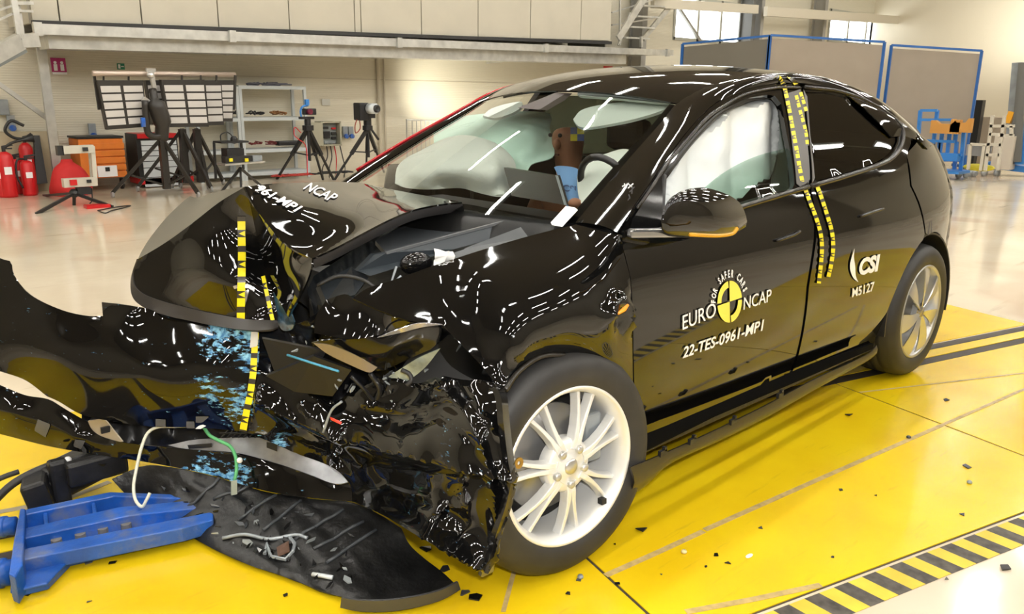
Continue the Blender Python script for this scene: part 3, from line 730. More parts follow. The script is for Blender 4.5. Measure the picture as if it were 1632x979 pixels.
for (top, feet, col_) in (((258, 220), ((180, 316), (265, 302), (316, 316)), (262, 300)), ((290, 206), ((220, 306), (288, 300), (337, 307)), (287, 290)), ((313, 206), ((275, 300), (333, 303), (355, 285)), (322, 285))):
    yy = 9.2 if top[0] < 280 else 9.8
    tp = P(*top, yy)
    for f_ in feet:
        pz = V3(PZ(*f_)); pz.z = .07
        if pz.y > 10.3: pz = Vector((P(f_[0], f_[1], 10.3).x, 10.3, .07))
        mb = MB(); mb.bar(tp, pz, .045); mb.build('leg', LB, lb)
        mb = MB(); mb.lathe((pz.x, pz.y, .05), (1, 0, 0), [(0, -.015), (.045, -.015), (.045, .015), (0, .015)], 12); mb.build('caster', mat('caster_grey', (.3, .3, .3), .4) if 'caster_grey' not in bpy.data.materials else bpy.data.materials['caster_grey'], lb)
    pz = V3(PZ(*col_)); mb = MB(); mb.bar(tp, (tp.x, tp.y, .12), .09); mb.build('mast', LB, lb)
    for f_ in feet:
        pz = V3(PZ(*f_)); m_ = tp.lerp(pz, .62); mb = MB(); mb.bar((tp.x, tp.y, m_.z-.15), m_, .025); mb.build('strut', LB, lb)
# small instrument cart
ic = empty('instrument_cart', P(378, 300, 8.9), 'small instrument table on a low tripod with a yellow and black unit', 'instrument table')
Y = 8.7
mb = MB(); mb.bar(P(352, 262, Y), P(415, 257, Y), .3, .025); mb.build('table_top', ALU, ic)
c = P(378, 254, Y); MB().box(c, (.40, .14, .09)).build('unit', BLACKM, ic)
for px in (368, 393): MB().box(P(px, 255, Y-.09), (.05, .02, .045)).build('yellow_mark', YELTAPE, ic)
MB().box(P(408, 252, Y), (.14, .1, .08)).build('connector', GREYM, ic)
mb = MB(); 
for q in ((345, 316), (420, 300), (385, 320), (366, 292)): mb.bar(P(383, 268, Y), V3(PZ(*q)), .03)
mb.build('stand', BLACKM, ic)
mb = MB(); mb.box(P(368, 226, Y+.6), (.42, .3, .025)); mb.bar(P(341, 227, Y+.6), P(344, 285, Y+.6), .03); mb.bar(P(384, 226, Y+.6), P(388, 270, Y+.6), .03); mb.box(P(371, 243, Y+.4), (.26, .2, .12)); mb.tube(crom([P(352, 224, Y+.6), P(352, 215, Y+.6), P(362, 211, Y+.6), P(370, 217, Y+.6), P(372, 224, Y+.6)], 4), .008, 6); mb.sph(P(373, 223, Y+.5), .06, 8); mb.build('rear_rack', BLACKM, ic)

# shelves
SHW = mat('shelf_white', (.50, .54, .55), .45)
def shelf(x0, x1, label, xr=None):
    Y0 = 10.75
    a = P(x0, 282, Y0); b = P(x1, 280, Y0); o = empty('shelf_rack', ((a.x+b.x)/2, Y0, 0), label, 'shelf', 'white shelf racks')
    zt = P(x1, 138, Y0).z; Wd = b.x-a.x
    for xx in (a.x, b.x):
        for yy in (Y0, Y0+.45): MB().box((xx, yy, zt/2), (.05, .045, zt)).build('upright', SHW, o)
    for z in (zt-.03, zt*.65, zt*.31, .10):
        mb = MB(); mb.box(((a.x+b.x)/2, Y0-.01, z), (Wd, .03, .055)); mb.box(((a.x+b.x)/2, Y0+.22, z+.02), (Wd-.03, .44, .02)); mb.build('board', SHW, o)
    return a.x, b.x, Y0, zt
bx = shelf(392, 492, 'white metal shelf rack standing right of the light panels')
shelf(322, 387, 'white metal shelf rack partly hidden behind the light panels')
random.seed(3)
def pile(px0, px1, py, y, cols, label, n=6, name='cable_pile', hgt=.07):
    m = mat(name+'_col', cols, .6); a = P(px0, py, y); b = P(px1, py, y); mb = MB()
    for k in range(n):
        pts = []; t = random.random()
        for j in range(6):
            u = max(0, min(1, t+random.uniform(-.25, .25))); pts.append((a.x+(b.x-a.x)*u, y+random.uniform(-.05, .15), a.z+.012+random.random()*hgt*(1-abs(2*u-1)*.5)))
        mb.tube(crom(pts, 4), .012, 5)
    o = mb.build(name, m, None, True); tag(o, label, 'cables', kind='stuff')
YS = 10.9
pile(398, 420, 184, YS, (.03, .03, .03), 'heap of black cables on the second shelf, left end')
pile(430, 458, 184, YS, (.30, .14, .05), 'heap of brown cables on the second shelf, middle')
pile(400, 440, 232, YS, (.18, .03, .03), 'dark red cables on the third shelf')
pile(372, 384, 184, YS, (.03, .03, .03), 'black cables on the second board of the shelf behind the light panels')
pile(395, 470, 137, YS, (.18, .18, .22), 'grey and blue cables lying on top of the shelf rack', 9)
pile(436, 500, 283, 10.5, (.45, .04, .03), 'red cables on the floor under the shelf rack', 10, hgt=.02)
pile(500, 560, 279, 10.4, (.02, .02, .02), 'black cables on the floor under the electrical cabinet', 12, hgt=.02)
c = P(458, 228, YS); o = MB().box(c, (.42, .16, .08)).build('instrument_case', CAMB, bevel=.02); tag(o, 'black instrument case lying on the third shelf', 'case')
# tripods with cameras
def tripod(apex, feet, y, label, mid=None, lean=0):
    a = P(*apex, y); o = empty('tripod', (a.x, a.y, 0), label, 'tripod', 'black camera tripods')
    for f_ in feet:
        pz = V3(PZ(*f_))
        if pz.y > 10.9: pz = Vector((P(f_[0], f_[1], 10.6).x, 10.6, .0))
        m_ = a.lerp(pz, .5)
        mb = MB(); mb.bar(a, m_, .055); mb.build('leg', CAMB, o); mb = MB(); mb.bar(m_, pz, .032); mb.build('lower_leg', CAMB, o)
        mb = MB(); mb.bar((a.x, a.y, a.z*.52), a.lerp(pz, .45), .02); mb.build('strut', CAMB, o)
    MB().cyl((a.x, a.y, a.z*.42), (a.x, a.y, a.z+.02), .025).build('centre_column', CAMB, o)
    MB().cyl((a.x, a.y, a.z-.03), (a.x, a.y, a.z+.05), .09).build('crown', CAMB, o)
    return a
a = tripod((491, 205), ((441, 286), (515, 287), (532, 287)), 9.6, 'black camera tripod standing in front of the shelf end')
vc = empty('video_camera', a+Vector((0, 0, .06)), 'small black camera with blue bracket on the left tripod', 'camera', 'high speed cameras')
mb = MB(); mb.cyl(a+Vector((0, 0, .05)), a+Vector((0, 0, .16)), .05); mb.box(a+Vector((-.02, 0, .17)), (.22, .12, .04)); mb.build('tripod_head', CAMB, vc)
c = P(490, 178, 9.6); MB().box(c+Vector((.03, 0, 0)), (.20, .12, .10)).build('body', CAMB, vc, bevel=.01)
MB().lathe(c+Vector((-.02, -.06, 0)), (0, -1, 0), [(0, 0), (.045, 0), (.045, .08), (.035, .085), (0, .07)], 16).build('lens', mat('dark_red_lens', (.12, .01, .03), .2), vc, True)  # lens is plain dark red, no emission
mb = MB(); mb.tube(crom([P(481, 190, 9.6), P(479, 178, 9.6), P(482, 170, 9.6), P(491, 168, 9.6)], 4), .016, 7); mb.box(P(489, 163, 9.6), (.06, .05, .09)); mb.build('bracket', BLUEF, vc)
mb = MB(); mb.tube(crom([P(480, 212, 9.6), P(470, 203, 9.6), P(469, 215, 9.6), P(476, 222, 9.6), P(488, 235, 9.6), P(490, 280, 9.6)], 5), .008, 5); mb.build('cable', REDT, vc)
a = tripod((586, 205), ((533, 287), (583, 280), (612, 262)), 9.9, 'black camera tripod standing right of the electrical cabinet')
vc = empty('video_camera', a+Vector((0, 0, .06)), 'large black camera with white ringed lens on the right tripod', 'camera', 'high speed cameras')
mb = MB(); mb.cyl(a+Vector((0, 0, .03)), a+Vector((0, 0, .18)), .07); mb.box(a+Vector((-.03, 0, .22)), (.26, .2, .08)); mb.bar(a+Vector((.0, 0, .08)), a+Vector((.22, 0, -.2)), .03); mb.build('tripod_head', CAMB, vc)
c = P(576, 178, 9.9); MB().box(c, (.20, .22, .30)).build('body', CAMB, vc, bevel=.02)
c2 = P(583, 173, 9.9); MB().lathe(c2+Vector((0, -.1, 0)), (.25, -1, 0), [(0, 0), (.09, 0), (.09, .16), (.06, .16), (0, .15)], 20).build('lens_hood', WHITEM, vc, True)
MB().lathe(c2+Vector((.04, -.25, 0)), (.25, -1, 0), [(.065, 0), (.065, .05), (.05, .05), (0, .02)], 20).build('lens', CAMB, vc, True)
mb = MB(); mb.tube(crom([P(570, 188, 9.9), P(566, 200, 9.9), P(567, 212, 9.9), P(574, 205, 9.9), P(573, 190, 9.9)], 4), .01, 5); mb.build('cable', mat('brown_cable', (.3, .05, .03), .5), vc)
# electrical cabinet
ec = empty('electrical_cabinet', P(520, 236, YW-.3), 'open beige electrical cabinet on the wall between the tripods', 'electrical cabinet')
BX = mat('cabinet_beige', (.42, .40, .30), .5)
a_, b_ = P(513, 195, YW-.25), P(544, 231, YW-.25)
mb = MB(); W_, H_ = b_.x-a_.x, a_.z-b_.z; cx, cz = (a_.x+b_.x)/2, (a_.z+b_.z)/2
mb.box((cx, YW-.03, cz), (W_, .03, H_))
for s_ in (-1, 1): mb.box((cx+s_*W_/2, YW-.13, cz), (.03, .24, H_+.03)); mb.box((cx, YW-.13, cz+s_*H_/2), (W_, .24, .03))
mb.build('housing', BX, ec)
MB().box((a_.x-W_*.42, YW-.3, cz), (W_*.72, .03, H_)).build('door', BX, ec)
mb = MB(); mb.box((cx, YW-.10, cz), (W_*.85, .06, H_*.86)); mb.build('panel', mat('panel_grey', (.25, .28, .27), .5), ec)
for (u, v, ww, hh, mm) in ((-.2, .25, .3, .1, BLACKM), (-.15, -.05, .35, .3, CAMB), (.25, .22, .2, .08, REDT), (.25, .0, .25, .12, BLACKM), (.25, -.2, .25, .1, CAMB), (0, -.38, .6, .12, GREYM)):
    MB().box((cx+u*W_, YW-.15, cz+v*H_), (ww*W_, .05, hh*H_)).build('module', mm, ec)
for k, px in enumerate((520, 526, 532, 541)):
    mb = MB(); mb.tube(crom([P(px, 229, YW-.15), P(px+2+k, 250, YW-.2), P(px-6+k*5, 268, YW-.3), V3(PZ(px-5+k*4, 283))], 4), .011, 5); mb.build('hanging_cable', (BLACKM, BLACKM, REDT, CAMB)[k], ec)
# grey steel barrier by the wall, behind the car
br = empty('steel_barrier', P(670, 280, 10.8), 'grey tubular barrier by the back wall beyond the windscreen', 'barrier')
mb = MB(); Y = 10.8; mb.tube([(P(648, 191, Y).x, Y, 0), tuple(P(648, 191, Y)), tuple(P(720, 193, Y)), (P(720, 193, Y).x, Y, 0)], .02, 8); mb.build('frame', STEEL, br)
for k in range(9):
    p_ = P(657+k*7, 193, Y); MB().cyl((p_.x, Y, .15), (p_.x, Y, p_.z), .012, 6).build('bar', STEEL, br)
pz0 = P(648, 191, Y); MB().cyl((pz0.x, Y, .15), (P(720, 193, Y).x, Y, .15), .015, 6).build('bottom_rail', STEEL, br)

# ================================================================== BACKGROUND, RIGHT
SCRFR = mat('screen_frame_blue', (.02, .11, .36), .45)
SCRM = mat('grey_screen_cloth', (.30, .255, .205), .85, var=.06, vs=1.5)
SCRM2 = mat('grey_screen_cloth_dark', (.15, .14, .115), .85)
def screen(tl, tr, xl, xr, m, label, hooks=5):
    a = V3(PX(*tl, xl)); b = V3(PX(*tr, xr)); o = empty('partition_screen', ((a.x+b.x)/2, (a.y+b.y)/2, 0), label, 'screen', 'blue framed partition screens')
    d = (b-a); d.z = 0; d.normalize(); n_ = Vector((-d.y, d.x, 0))
    zb = .18
    a0 = Vector((a.x, a.y, zb)); b0 = Vector((b.x, b.y, zb)); k = .035
    MB().poly([a+d*k-Vector((0, 0, k+.03)), b-d*k-Vector((0, 0, k+.03)), b0-d*k, a0+d*k], n_*.02).build('cloth', m, o)
    for (p_, q_) in ((Vector((a.x, a.y, .0)), a), (Vector((b.x, b.y, .0)), b)): MB().bar(p_, q_, .05).build('post', SCRFR, o)
    MB().bar(a, b, .045).build('top_rail', SCRFR, o); MB().bar(a0, b0, .05).build('bottom_rail', SCRFR, o)
    for (p_) in (a0, b0): MB().bar(p_-n_*.5-Vector((0, 0, .13)), p_+n_*.5-Vector((0, 0, .13)), .06).build('foot', SCRFR, o)
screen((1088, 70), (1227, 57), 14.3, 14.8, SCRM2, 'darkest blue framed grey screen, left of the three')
screen((1228, 56), (1410, 67), 14.8, 16.2, SCRM, 'widest blue framed grey screen in the middle of the three')
screen((1421, 72), (1565, 81), 16.6, 18.0, SCRM, 'blue framed grey brown screen, right of the three, beside the trolleys')
# blue cart
def X(px, py, x): return V3(PX(px, py, x))
bc = empty('blue_cart', X(1505, 280, 15.2), 'blue tubular steel cart frame in front of the right screen', 'cart')
xx = 15.2
mb = MB()
for seg in (((1467, 176), (1494, 176)), ((1467, 191), (1518, 191)), ((1470, 224), (1522, 226)), ((1523, 203), (1537, 203)), ((1522, 247), (1533, 247))): mb.bar(X(*seg[0], xx), X(*seg[1], xx), .05)
for seg in (((1467, 176), (1462, 236)), ((1494, 176), (1487, 236)), ((1502, 209), (1498, 245)), ((1514, 209), (1510, 245)), ((1498, 226), (1494, 262)), ((1525, 226), (1521, 270)), ((1537, 203), (1531, 272)), ((1525, 203), (1522, 226))): mb.bar(X(*seg[0], xx+.1), X(*seg[1], xx+.1), .06)
mb.box(X(1509, 250, xx), (.2, .45, .14)); mb.build('frame', BLUEF, bc)
mb = MB(); mb.box(X(1510, 273, xx), (.6, .6, .05)); mb.build('base', BLUEF, bc)
for q in ((1527, 280), (1539, 280), (1546, 278), (1552, 278)):
    p_ = V3(PZ(q[0], q[1]+4)); MB().lathe((p_.x, p_.y, .07), (.4, 1, 0), [(0, -.02), (.07, -.02), (.07, .02), (0, .02)], 14).build('caster', GREYM, bc, True)
WOODO = mat('orange_wood', (.50, .24, .05), .55)
for (q, wd_, t) in (((1506, 201), .26, 'orange brown wooden saddle block on the blue cart, left one'), ((1531, 199), .18, 'orange brown wooden saddle block on the blue cart, right one')):
    c = X(*q, xx-.15); mb = MB(); mb.poly([c+Vector((0, wd_, -.14)), c+Vector((0, -wd_, -.14)), c+Vector((0, -wd_, .12)), c+Vector((0, -wd_*.7, .12)), c+Vector((0, -wd_*.4, .04)), c+Vector((0, wd_*.4, .04)), c+Vector((0, wd_*.7, .10)), c+Vector((0, wd_, .10))], (.12, 0, 0)); tag(mb.build('wooden_block', WOODO), t, 'wood block')
# grey trolley
gt = empty('grey_trolley', X(1575, 280, 14.9), 'light grey tubular trolley with ladder frame and castors', 'trolley'); xx = 14.9
TG = mat('trolley_grey', (.50, .47, .40), .45)
mb = MB()
for seg in (((1582, 184), (1570, 272)), ((1601, 184), (1590, 272)), ((1547, 230), (1543, 270)), ((1569, 232), (1563, 272))): mb.bar(X(*seg[0], xx), X(*seg[1], xx), .05)
for seg in (((1578, 201), (1617, 201)), ((1577, 214), (1600, 215)), ((1574, 230), (1596, 231)), ((1572, 247), (1593, 247)), ((1547, 230), (1575, 231)), ((1612, 201), (1612, 216)), ((1595, 216), (1616, 216))): mb.bar(X(*seg[0], xx), X(*seg[1], xx), .05)
mb.build('frame', TG, gt)
c = X(1560, 240, xx+.1); MB().box(c, (.04, .42, .20)).build('side_panel', mat('panel_bluegrey', (.25, .26, .28), .5), gt)
for q in ((1568, 281), (1588, 281), (1545, 279)):
    p_ = V3(PZ(*q)); MB().lathe((p_.x, p_.y, .07), (.4, 1, 0), [(0, -.02), (.075, -.02), (.075, .02), (.03, .02), (0, .03)], 14).build('caster', GREYM, gt, True)
c = X(1560, 267, xx+.2); o = MB().sph(c, .2, 10, (.6, 1.4, .35)).build('cable_reel', mat('yellow_reel', (.55, .48, .02), .5)); tag(o, 'yellow coiled hose on the lower deck of the grey trolley', 'hose')
# lift post and machine at the right edge
lf = empty('lift_post', X(1612, 262, 17), 'grey vehicle lift post with dark channel at the right edge', 'lift'); xx = 17
mb = MB(); mb.bar(X(1624, 100, xx), X(1610, 262, xx), .16, .3); mb.build('post', GREYM, lf)
mb = MB(); mb.bar(X(1627, 100, xx-.3), X(1612, 262, xx-.3), .07, .07); mb.bar(X(1633, 100, xx-.3), X(1622, 258, xx-.3), .12, .12); mb.build('channel', COLD, lf)
mb = MB(); mb.bar(X(1632, 195, xx-.2), X(1626, 262, xx-.2), .16); mb.build('blue_arm', BLUEF, lf)
mb = MB(); mb.bar(X(1575, 262, xx), X(1640, 270, xx), .35, .12); mb.build('base', BLUEF, lf)
mb = MB(); mb.box(X(1602, 243, xx-.3), (.35, .35, .65)); mb.build('motor_box', mat('beige_box', (.55, .50, .42), .5), lf)
mb = MB(); mb.bar(X(1613, 178, xx-.3), X(1606, 196, xx-.3), .1); tag(mb.build('orange_handle', mat('orange_plastic', (.75, .35, .02), .4)), 'small orange lever beside the lift post', 'lever')
c = X(1553, 200, 18.6); o = MB().box(c-Vector((0, 0, .3)), (.2, .25, 1.7)).build('black_locker', BLACKM); tag(o, 'narrow black panel standing behind the right screen', 'panel')
c = X(1572, 225, 19.3); o = MB().box((c.x, c.y, .55), (.4, .7, 1.1)).build('side_cabinet', mat('cab_brown', (.33, .27, .20), .6)); tag(o, 'low brown grey cabinet behind the grey trolley', 'cabinet')
# ================================================================== THE CAR  (x rearwards, -y towards the camera side)
CAR = empty('crashed_car', (1.5, 0, 0), 'black glossy five door crossover car with a crushed front corner and crumpled bonnet', 'car')
_zk = [0.12, .22, .30, .38, .5, .62, .74, .84, .92, .98, 1.03, 1.08, 1.14, 1.25, 1.38, 1.50, 1.56]
_yk = [.80, .865, .898, .922, .943, .953, .956, .954, .945, .930, .912, .893, .865, .800, .722, .645, .60]
_zz = np.linspace(.12, 1.56, 145); _yy = np.interp(_zz, _zk, _yk)
for _ in range(30): _yy[1:-1] = (_yy[:-2]+2*_yy[1:-1]+_yy[2:])/4
def halfw(x, z):
    b = float(np.interp(z, _zz, _yy))
    if x < .3: b -= .10*(.3-x)**2
    if x > 2.3:
        L = 3.90 if z < .95 else 3.90-(z-.95)*.45
        t = min(.9999, (x-2.3)/(L-2.3)); b *= (1-t**3.4)**(1/2.6)
    return b
def onside(px, py, lift=0.0):
    y = -.9; 
    for k in range(60):
        p = PY(px, py, y); yn = -halfw(p[0], p[2])-lift; y += (yn-y)*.5
        if abs(yn-y) < 1e-5: break
    return PY(px, py, y)
def sidemap(x, z, lift=0.0): return np.array((x, -halfw(x, z)-lift, z))
def xz(px, py): p = onside(px, py); return (p[0], p[2])
def side_sheet(pts, holes=(), step=.05, smooth=True):
    """panel on the body side from traced pixels; returns verts, faces"""
    def conv(c):
        out = []
        for p in c: out.append(np.array(p[1:] if p[0] == 'w' else xz(*p)))
        return out
    def dens(c):
        c = c+[c[0]]; return resample(c, step)[:-1]
    out = dens(conv(pts)); hs = [dens(conv(h)) for h in holes]
    vs, fs = tri_region(out, hs, step); return [sidemap(x, z) for x, z in vs], fs
def cr2(pts, per=4): return [tuple(p) for p in crom(pts, per)]

# ---- arches
RWX, RWZ = 2.89, .355
def arc(cx, cz, r, a0, a1, n=16): return [('w', cx+r*math.cos(R(a0+(a1-a0)*k/n)), cz+r*math.sin(R(a0+(a1-a0)*k/n))) for k in range(n+1)]
# ---- curves along the glasshouse (near side)
Dpx = [(984, 372), (1010, 330), (1031, 300), (1053, 268), (1075, 237), (1097, 208), (1120, 183), (1143, 163), (1189, 142), (1238, 132), (1287, 133), (1340, 144), (1390, 165), (1425, 188), (1450, 210)]
D3 = [onside(*p) for p in Dpx]
Gpx = [(918, 356, -.70), (965, 299, -.665), (1010, 246, -.63), (1049, 202, -.595), (1078, 166, -.565)]
Rpx = [(1078, 166, -.565), (1110, 147, -.58), (1150, 132, -.595), (1200, 121, -.605), (1250, 117, -.61), (1300, 122, -.605), (1350, 136, -.595), (1400, 159, -.58), (1440, 187, -.565)]
G3 = crom([PY(*p) for p in Gpx], 5); R3 = crom([PY(*p) for p in Rpx], 4)
def rs3(c, n):
    c = [np.array(p, float) for p in c]; L = [0]
    for a, b in zip(c[:-1], c[1:]): L.append(L[-1]+np.linalg.norm(b-a))
    t = np.linspace(0, L[-1], n); A = np.array(c); return [np.array([np.interp(s, L, A[:, k]) for k in range(3)]) for s in t]
def mir(p): return np.array((p[0], -p[1], p[2]))
def strip(c1, c2, n, m_, bulge, out=(0, -1, .6)):
    a = rs3(c1, n); b = rs3(c2, n); o = np.array(out, float); o /= np.linalg.norm(o)
    rows = []
    for p, q in zip(a, b): rows.append([p+(q-p)*t+o*bulge*4*t*(1-t) for t in np.linspace(0, 1, m_)])
    return rows
GR = list(G3)+list(R3)[1:]
# near cant rail and its mirrored partner
tail_D = [onside(1450, 210), onside(1478, 238), np.array((3.42, -.60, 1.235)), np.array((3.72, -.56, 1.125))]
Dfull = crom(D3, 3)
tailR = [PY(1440, 187, -.565), np.array((3.30, -.545, 1.315)), np.array((3.55, -.53, 1.225)), np.array((3.80, -.52, 1.115))]
GRf = GR+crom(tailR, 4)[1:]
Df = Dfull+crom(tail_D, 4)[1:]
rows = strip(GRf, Df, 60, 7, .018)
V, F = grid_mesh(rows); V2, F2 = grid_mesh([[mir(p) for p in r] for r in rows])
mesh('cant_rail', V, F, PAINT, CAR, thick=.006); rowsF = strip(GRf, [g + (d_-g)*.35 for g, d_ in zip(rs3(GRf, 60), rs3(Df, 60))], 60, 5, .008); V2, F2 = grid_mesh([[mir(p) for p in r] for r in rowsF]); mesh('cant_rail', V2, F2, PAINT, CAR, thick=.006)
# red film on the far side rail
far = [mir(r[-1]) for r in rowsF]
mb = MB(); mb.tube([p+np.array((-.004, .008, .005)) for p in far[2:26]], .0065, 6); o = mb.build('red_strip', REDP, CAR, True); o['label'] = 'red strip along the far roof pillar'
# roof skin (glass) and windscreen
def crossrow(p, crown, fwd, n=15, inset=0.0):
    r = []
    for t in np.linspace(-1, 1, n):
        r.append(np.array((p[0]-fwd*(1-t*t), p[1]*(-t)*(1-inset), p[2]+crown*(1-abs(t)**2.2))))
    return r
rr = rs3(R3+crom(tailR, 4)[1:], 34); rows = [crossrow(p, .045*(1-.3*i/33), .07*(1-i/33)) for i, p in enumerate(rr)]
ROOFROWS = rows
V, F = grid_mesh(rows); mesh('roof_glass', V, F, GLOSSB if False else mat('black_roof_glass', (.004, .004, .004), .03, coat=.6), CAR, thick=.006)
gg = rs3(G3, 22); WROWS = [crossrow(p, .035*(.3+.7*i/21)+.0, .20*(1-i/21)+.07*(i/21)) for i, p in enumerate(gg)]
V, F = grid_mesh(WROWS); wsg = mesh('windscreen', V, orient(V, F), WSGLASS, CAR)
# black band round the windscreen edge
for side in (1, -1):
    a = gg; b = [p+(WROWS[i][1]-WROWS[i][0])*.35 for i, p in enumerate(gg)]
    rws = [[(x+(y-x)*t+np.array((0, 0, -.004)))*np.array((1, side, 1)) for t in (0, .5, 1)] for x, y in zip(a, b)]
    V, F = grid_mesh(rws); mesh('glass_border', V, F, GLOSSB, wsg)
# cowl under the glass
mb = MB(); c0 = WROWS[0]
V, F = grid_mesh([[p+np.array((.02, 0, .0)) for p in c0], [p+np.array((-.05, 0, -.03)) for p in c0], [p+np.array((-.09, 0, -.07)) for p in c0]]); mesh('cowl', V, F, mat('cowl_black', (.006, .006, .006), .35, spec=.3), CAR)
# rear hatch down from the roof and tail
hatch = [crossrow(np.array((3.80-.0, -.52, 1.115)), .02, 0), crossrow(np.array((3.84, -.53, 1.09)), .01, 0), crossrow(np.array((3.80, -.60, 1.02)), .0, -.06), crossrow(np.array((3.80, -.64, .80)), 0, -.07)]
V, F = grid_mesh(hatch); mesh('tailgate', V, F, PAINT, CAR, thick=.006)

# ---- doors
BG = [(1290, 300), (1299, 372), (1294, 412), (1287, 454), (1276, 540), (1260, 594)]
front_edge = [(989, 376), (1000, 415), (1007, 445), (1010, 500), (1011, 560), (1012, 620), (1017, 697)]
BGt = [(1277, 137), (1281, 180), (1286, 230), (1291, 285), (1290, 300)]
win_f = [(1055, 281), (1078, 250), (1101, 221), (1125, 196), (1147, 177), (1189, 157), (1222, 151), (1238, 153), (1245, 165), (1253, 210), (1261, 250), (1266, 303), (1235, 313), (1169, 333), (1100, 352), (1060, 363), (1051, 358)]
outl = [(p[0]-.0, p[1]) for p in Dpx[1:10]]+[(1262, 132)]+BGt+BG[1:]+[(1140, 648)]+front_edge[::-1]
v1, f1 = side_sheet([(p[0]-(1.5 if i > 12 else 0), p[1]) for i, p in enumerate(outl)], [win_f])
fd = mesh('front_door', v1, orient(v1, f1), PAINT, CAR, thick=.02, off=-1)
win_r = [(1284, 146), (1321, 147), (1345, 152), (1367, 160), (1390, 170), (1408, 182), (1424, 196), (1431, 207), (1431, 223), (1425, 238), (1415, 249), (1401, 258), (1375, 268), (1345, 277), (1297, 291), (1293, 255), (1289, 210)]
rg_top = [(1450, 296), (1462, 322), (1463, 345)]
outl = [(p[0]+2.5, p[1]) for p in BG[::-1]]+[(p[0]+2.5, p[1]) for p in BGt[::-1][1:]]+Dpx[10:]+[(1452, 228), (1445, 245), (1446, 262)]+rg_top[:2]
cxr = .415
a_ = xz(*rg_top[1])
arcpts = arc(RWX, RWZ+.01, cxr, 105, 193, 18)
outl2 = outl+arcpts[0:1]+arcpts[1:]
v1, f1 = side_sheet(outl2+[(1392, 553)], [win_r])
rd = mesh('rear_door', v1, orient(v1, f1), PAINT, CAR, thick=.02, off=-1)
# rear quarter: from the shut line round to the tail
q0 = [(p[0]+3, p[1]) for p in [(1446, 262)]+rg_top[:2]]
qz = [xz(*p) for p in q0]
topq = [('w', 2.95, 1.13), ('w', 3.2, 1.12), ('w', 3.45, 1.10), ('w', 3.62, 1.07), ('w', 3.70, 1.03)]
outq = [('w',)+tuple(p) for p in qz[::-1]]
quarter = [('w', p[1]+.0, p[2]) for p in arc(RWX, RWZ+.01, cxr, 103, -14, 20)]
v1, f1 = side_sheet([('w', qz[2][0], qz[2][1]), ('w', qz[1][0], qz[1][1]), ('w', qz[0][0], qz[0][1]), ('w', qz[0][0]+.02, 1.18)]+[('w', 2.95, 1.235), ('w', 3.15, 1.22), ('w', 3.35, 1.20), ('w', 3.5, 1.16), ('w', 3.66, 1.115), ('w', 3.74, 1.06), ('w', 3.80, .9), ('w', 3.80, .25), ('w', 3.4, .22)]+quarter[::-1])
mesh('rear_quarter_panel', v1, orient(v1, f1), PAINT, CAR, thick=.01, off=-1)
# upper rear shoulder between quarter and cant rail
lowc = [sidemap(x, z) for x, z in ((2.60, 1.26), (2.75, 1.262), (2.95, 1.235), (3.15, 1.22), (3.35, 1.20), (3.5, 1.16), (3.66, 1.115), (3.74, 1.06))]
upc = Df[-22:]
V, F = grid_mesh(strip(upc, lowc, 30, 6, .012)); mesh('shoulder', V, F, PAINT, CAR, thick=.005)
# rear bumper wrap
zs = [.28, .35, .5, .62, .75, .85, .95, 1.0, 1.05]
rows = []
for z in zs:
    r = []
    for t in np.linspace(-1, 1, 61):
        # plan curve: near corner to far corner
        a_ = abs(t); 
        if a_ > .55:
            x = 3.895-(a_-.55)/.45*.0; 
        s_ = 1-abs(t); L = 3.90 if z < .95 else 3.90-(z-.95)*.45
        x = 2.3+(L-2.3)*(1-(abs(t))**6)**(1/5.0); x = max(x, 3.45)
        y = -halfw(x, z) if x < L-.02 and abs(t) > .7 else -.0
        r.append((t, x, z, L))
    rows.append(r)
def rear_row(z):
    L = 3.90 if z < .95 else 3.90-(z-.95)*.45; pts = [sidemap(x, z) for x in np.linspace(3.40, L-.004, 26)]
    y0 = -pts[-1][1]; near = pts+[np.array((L+.01*(1-(y/y0)**2), -y, z)) for y in np.linspace(y0*.9, 0, 8)]
    return near+[mir(p) for p in near[::-1][1:]]
V, F = grid_mesh([[p*np.array((1, 1.002, 1)) for p in rear_row(z)] for z in zs]); mesh('rear_bumper', V, F, PAINT, CAR, thick=.005)
tl = [[sidemap(x, z, .006) for x in np.linspace(3.70, 3.885-(max(0, z-.95))*.5, 10)] for z in np.linspace(.90, 1.03, 6)]
V, F = grid_mesh(tl); mesh('tail_lamp', V, F, mat('red_lens', (.5, .01, .02), .1, coat=1), CAR, thick=.004)
# far side body (mirrored simple panels so the car is whole)
xs_ = np.linspace(.80, 3.5, 40)
rows = [[mir(sidemap(x, z)) for x in xs_] for z in (.3, .4, .55, .7, .85, .95, 1.03, 1.1)]
V, F = grid_mesh(rows); mesh('far_side_panel', V, F, PAINT, CAR, thick=.01)
# sill
sill = [(1012, 728), (1140, 664), (1281, 604), (1392, 556), (1392, 548), (1260, 592), (1140, 646), (1017, 695)]
v1 = [PY(x, y, -.895) for x, y in sill]
mb = MB(); mb.poly([V3(p) for p in v1], (0, .03, 0)); mb.build('sill_panel', mat('sill_black', (.004, .004, .004), .9, spec=.08), CAR)
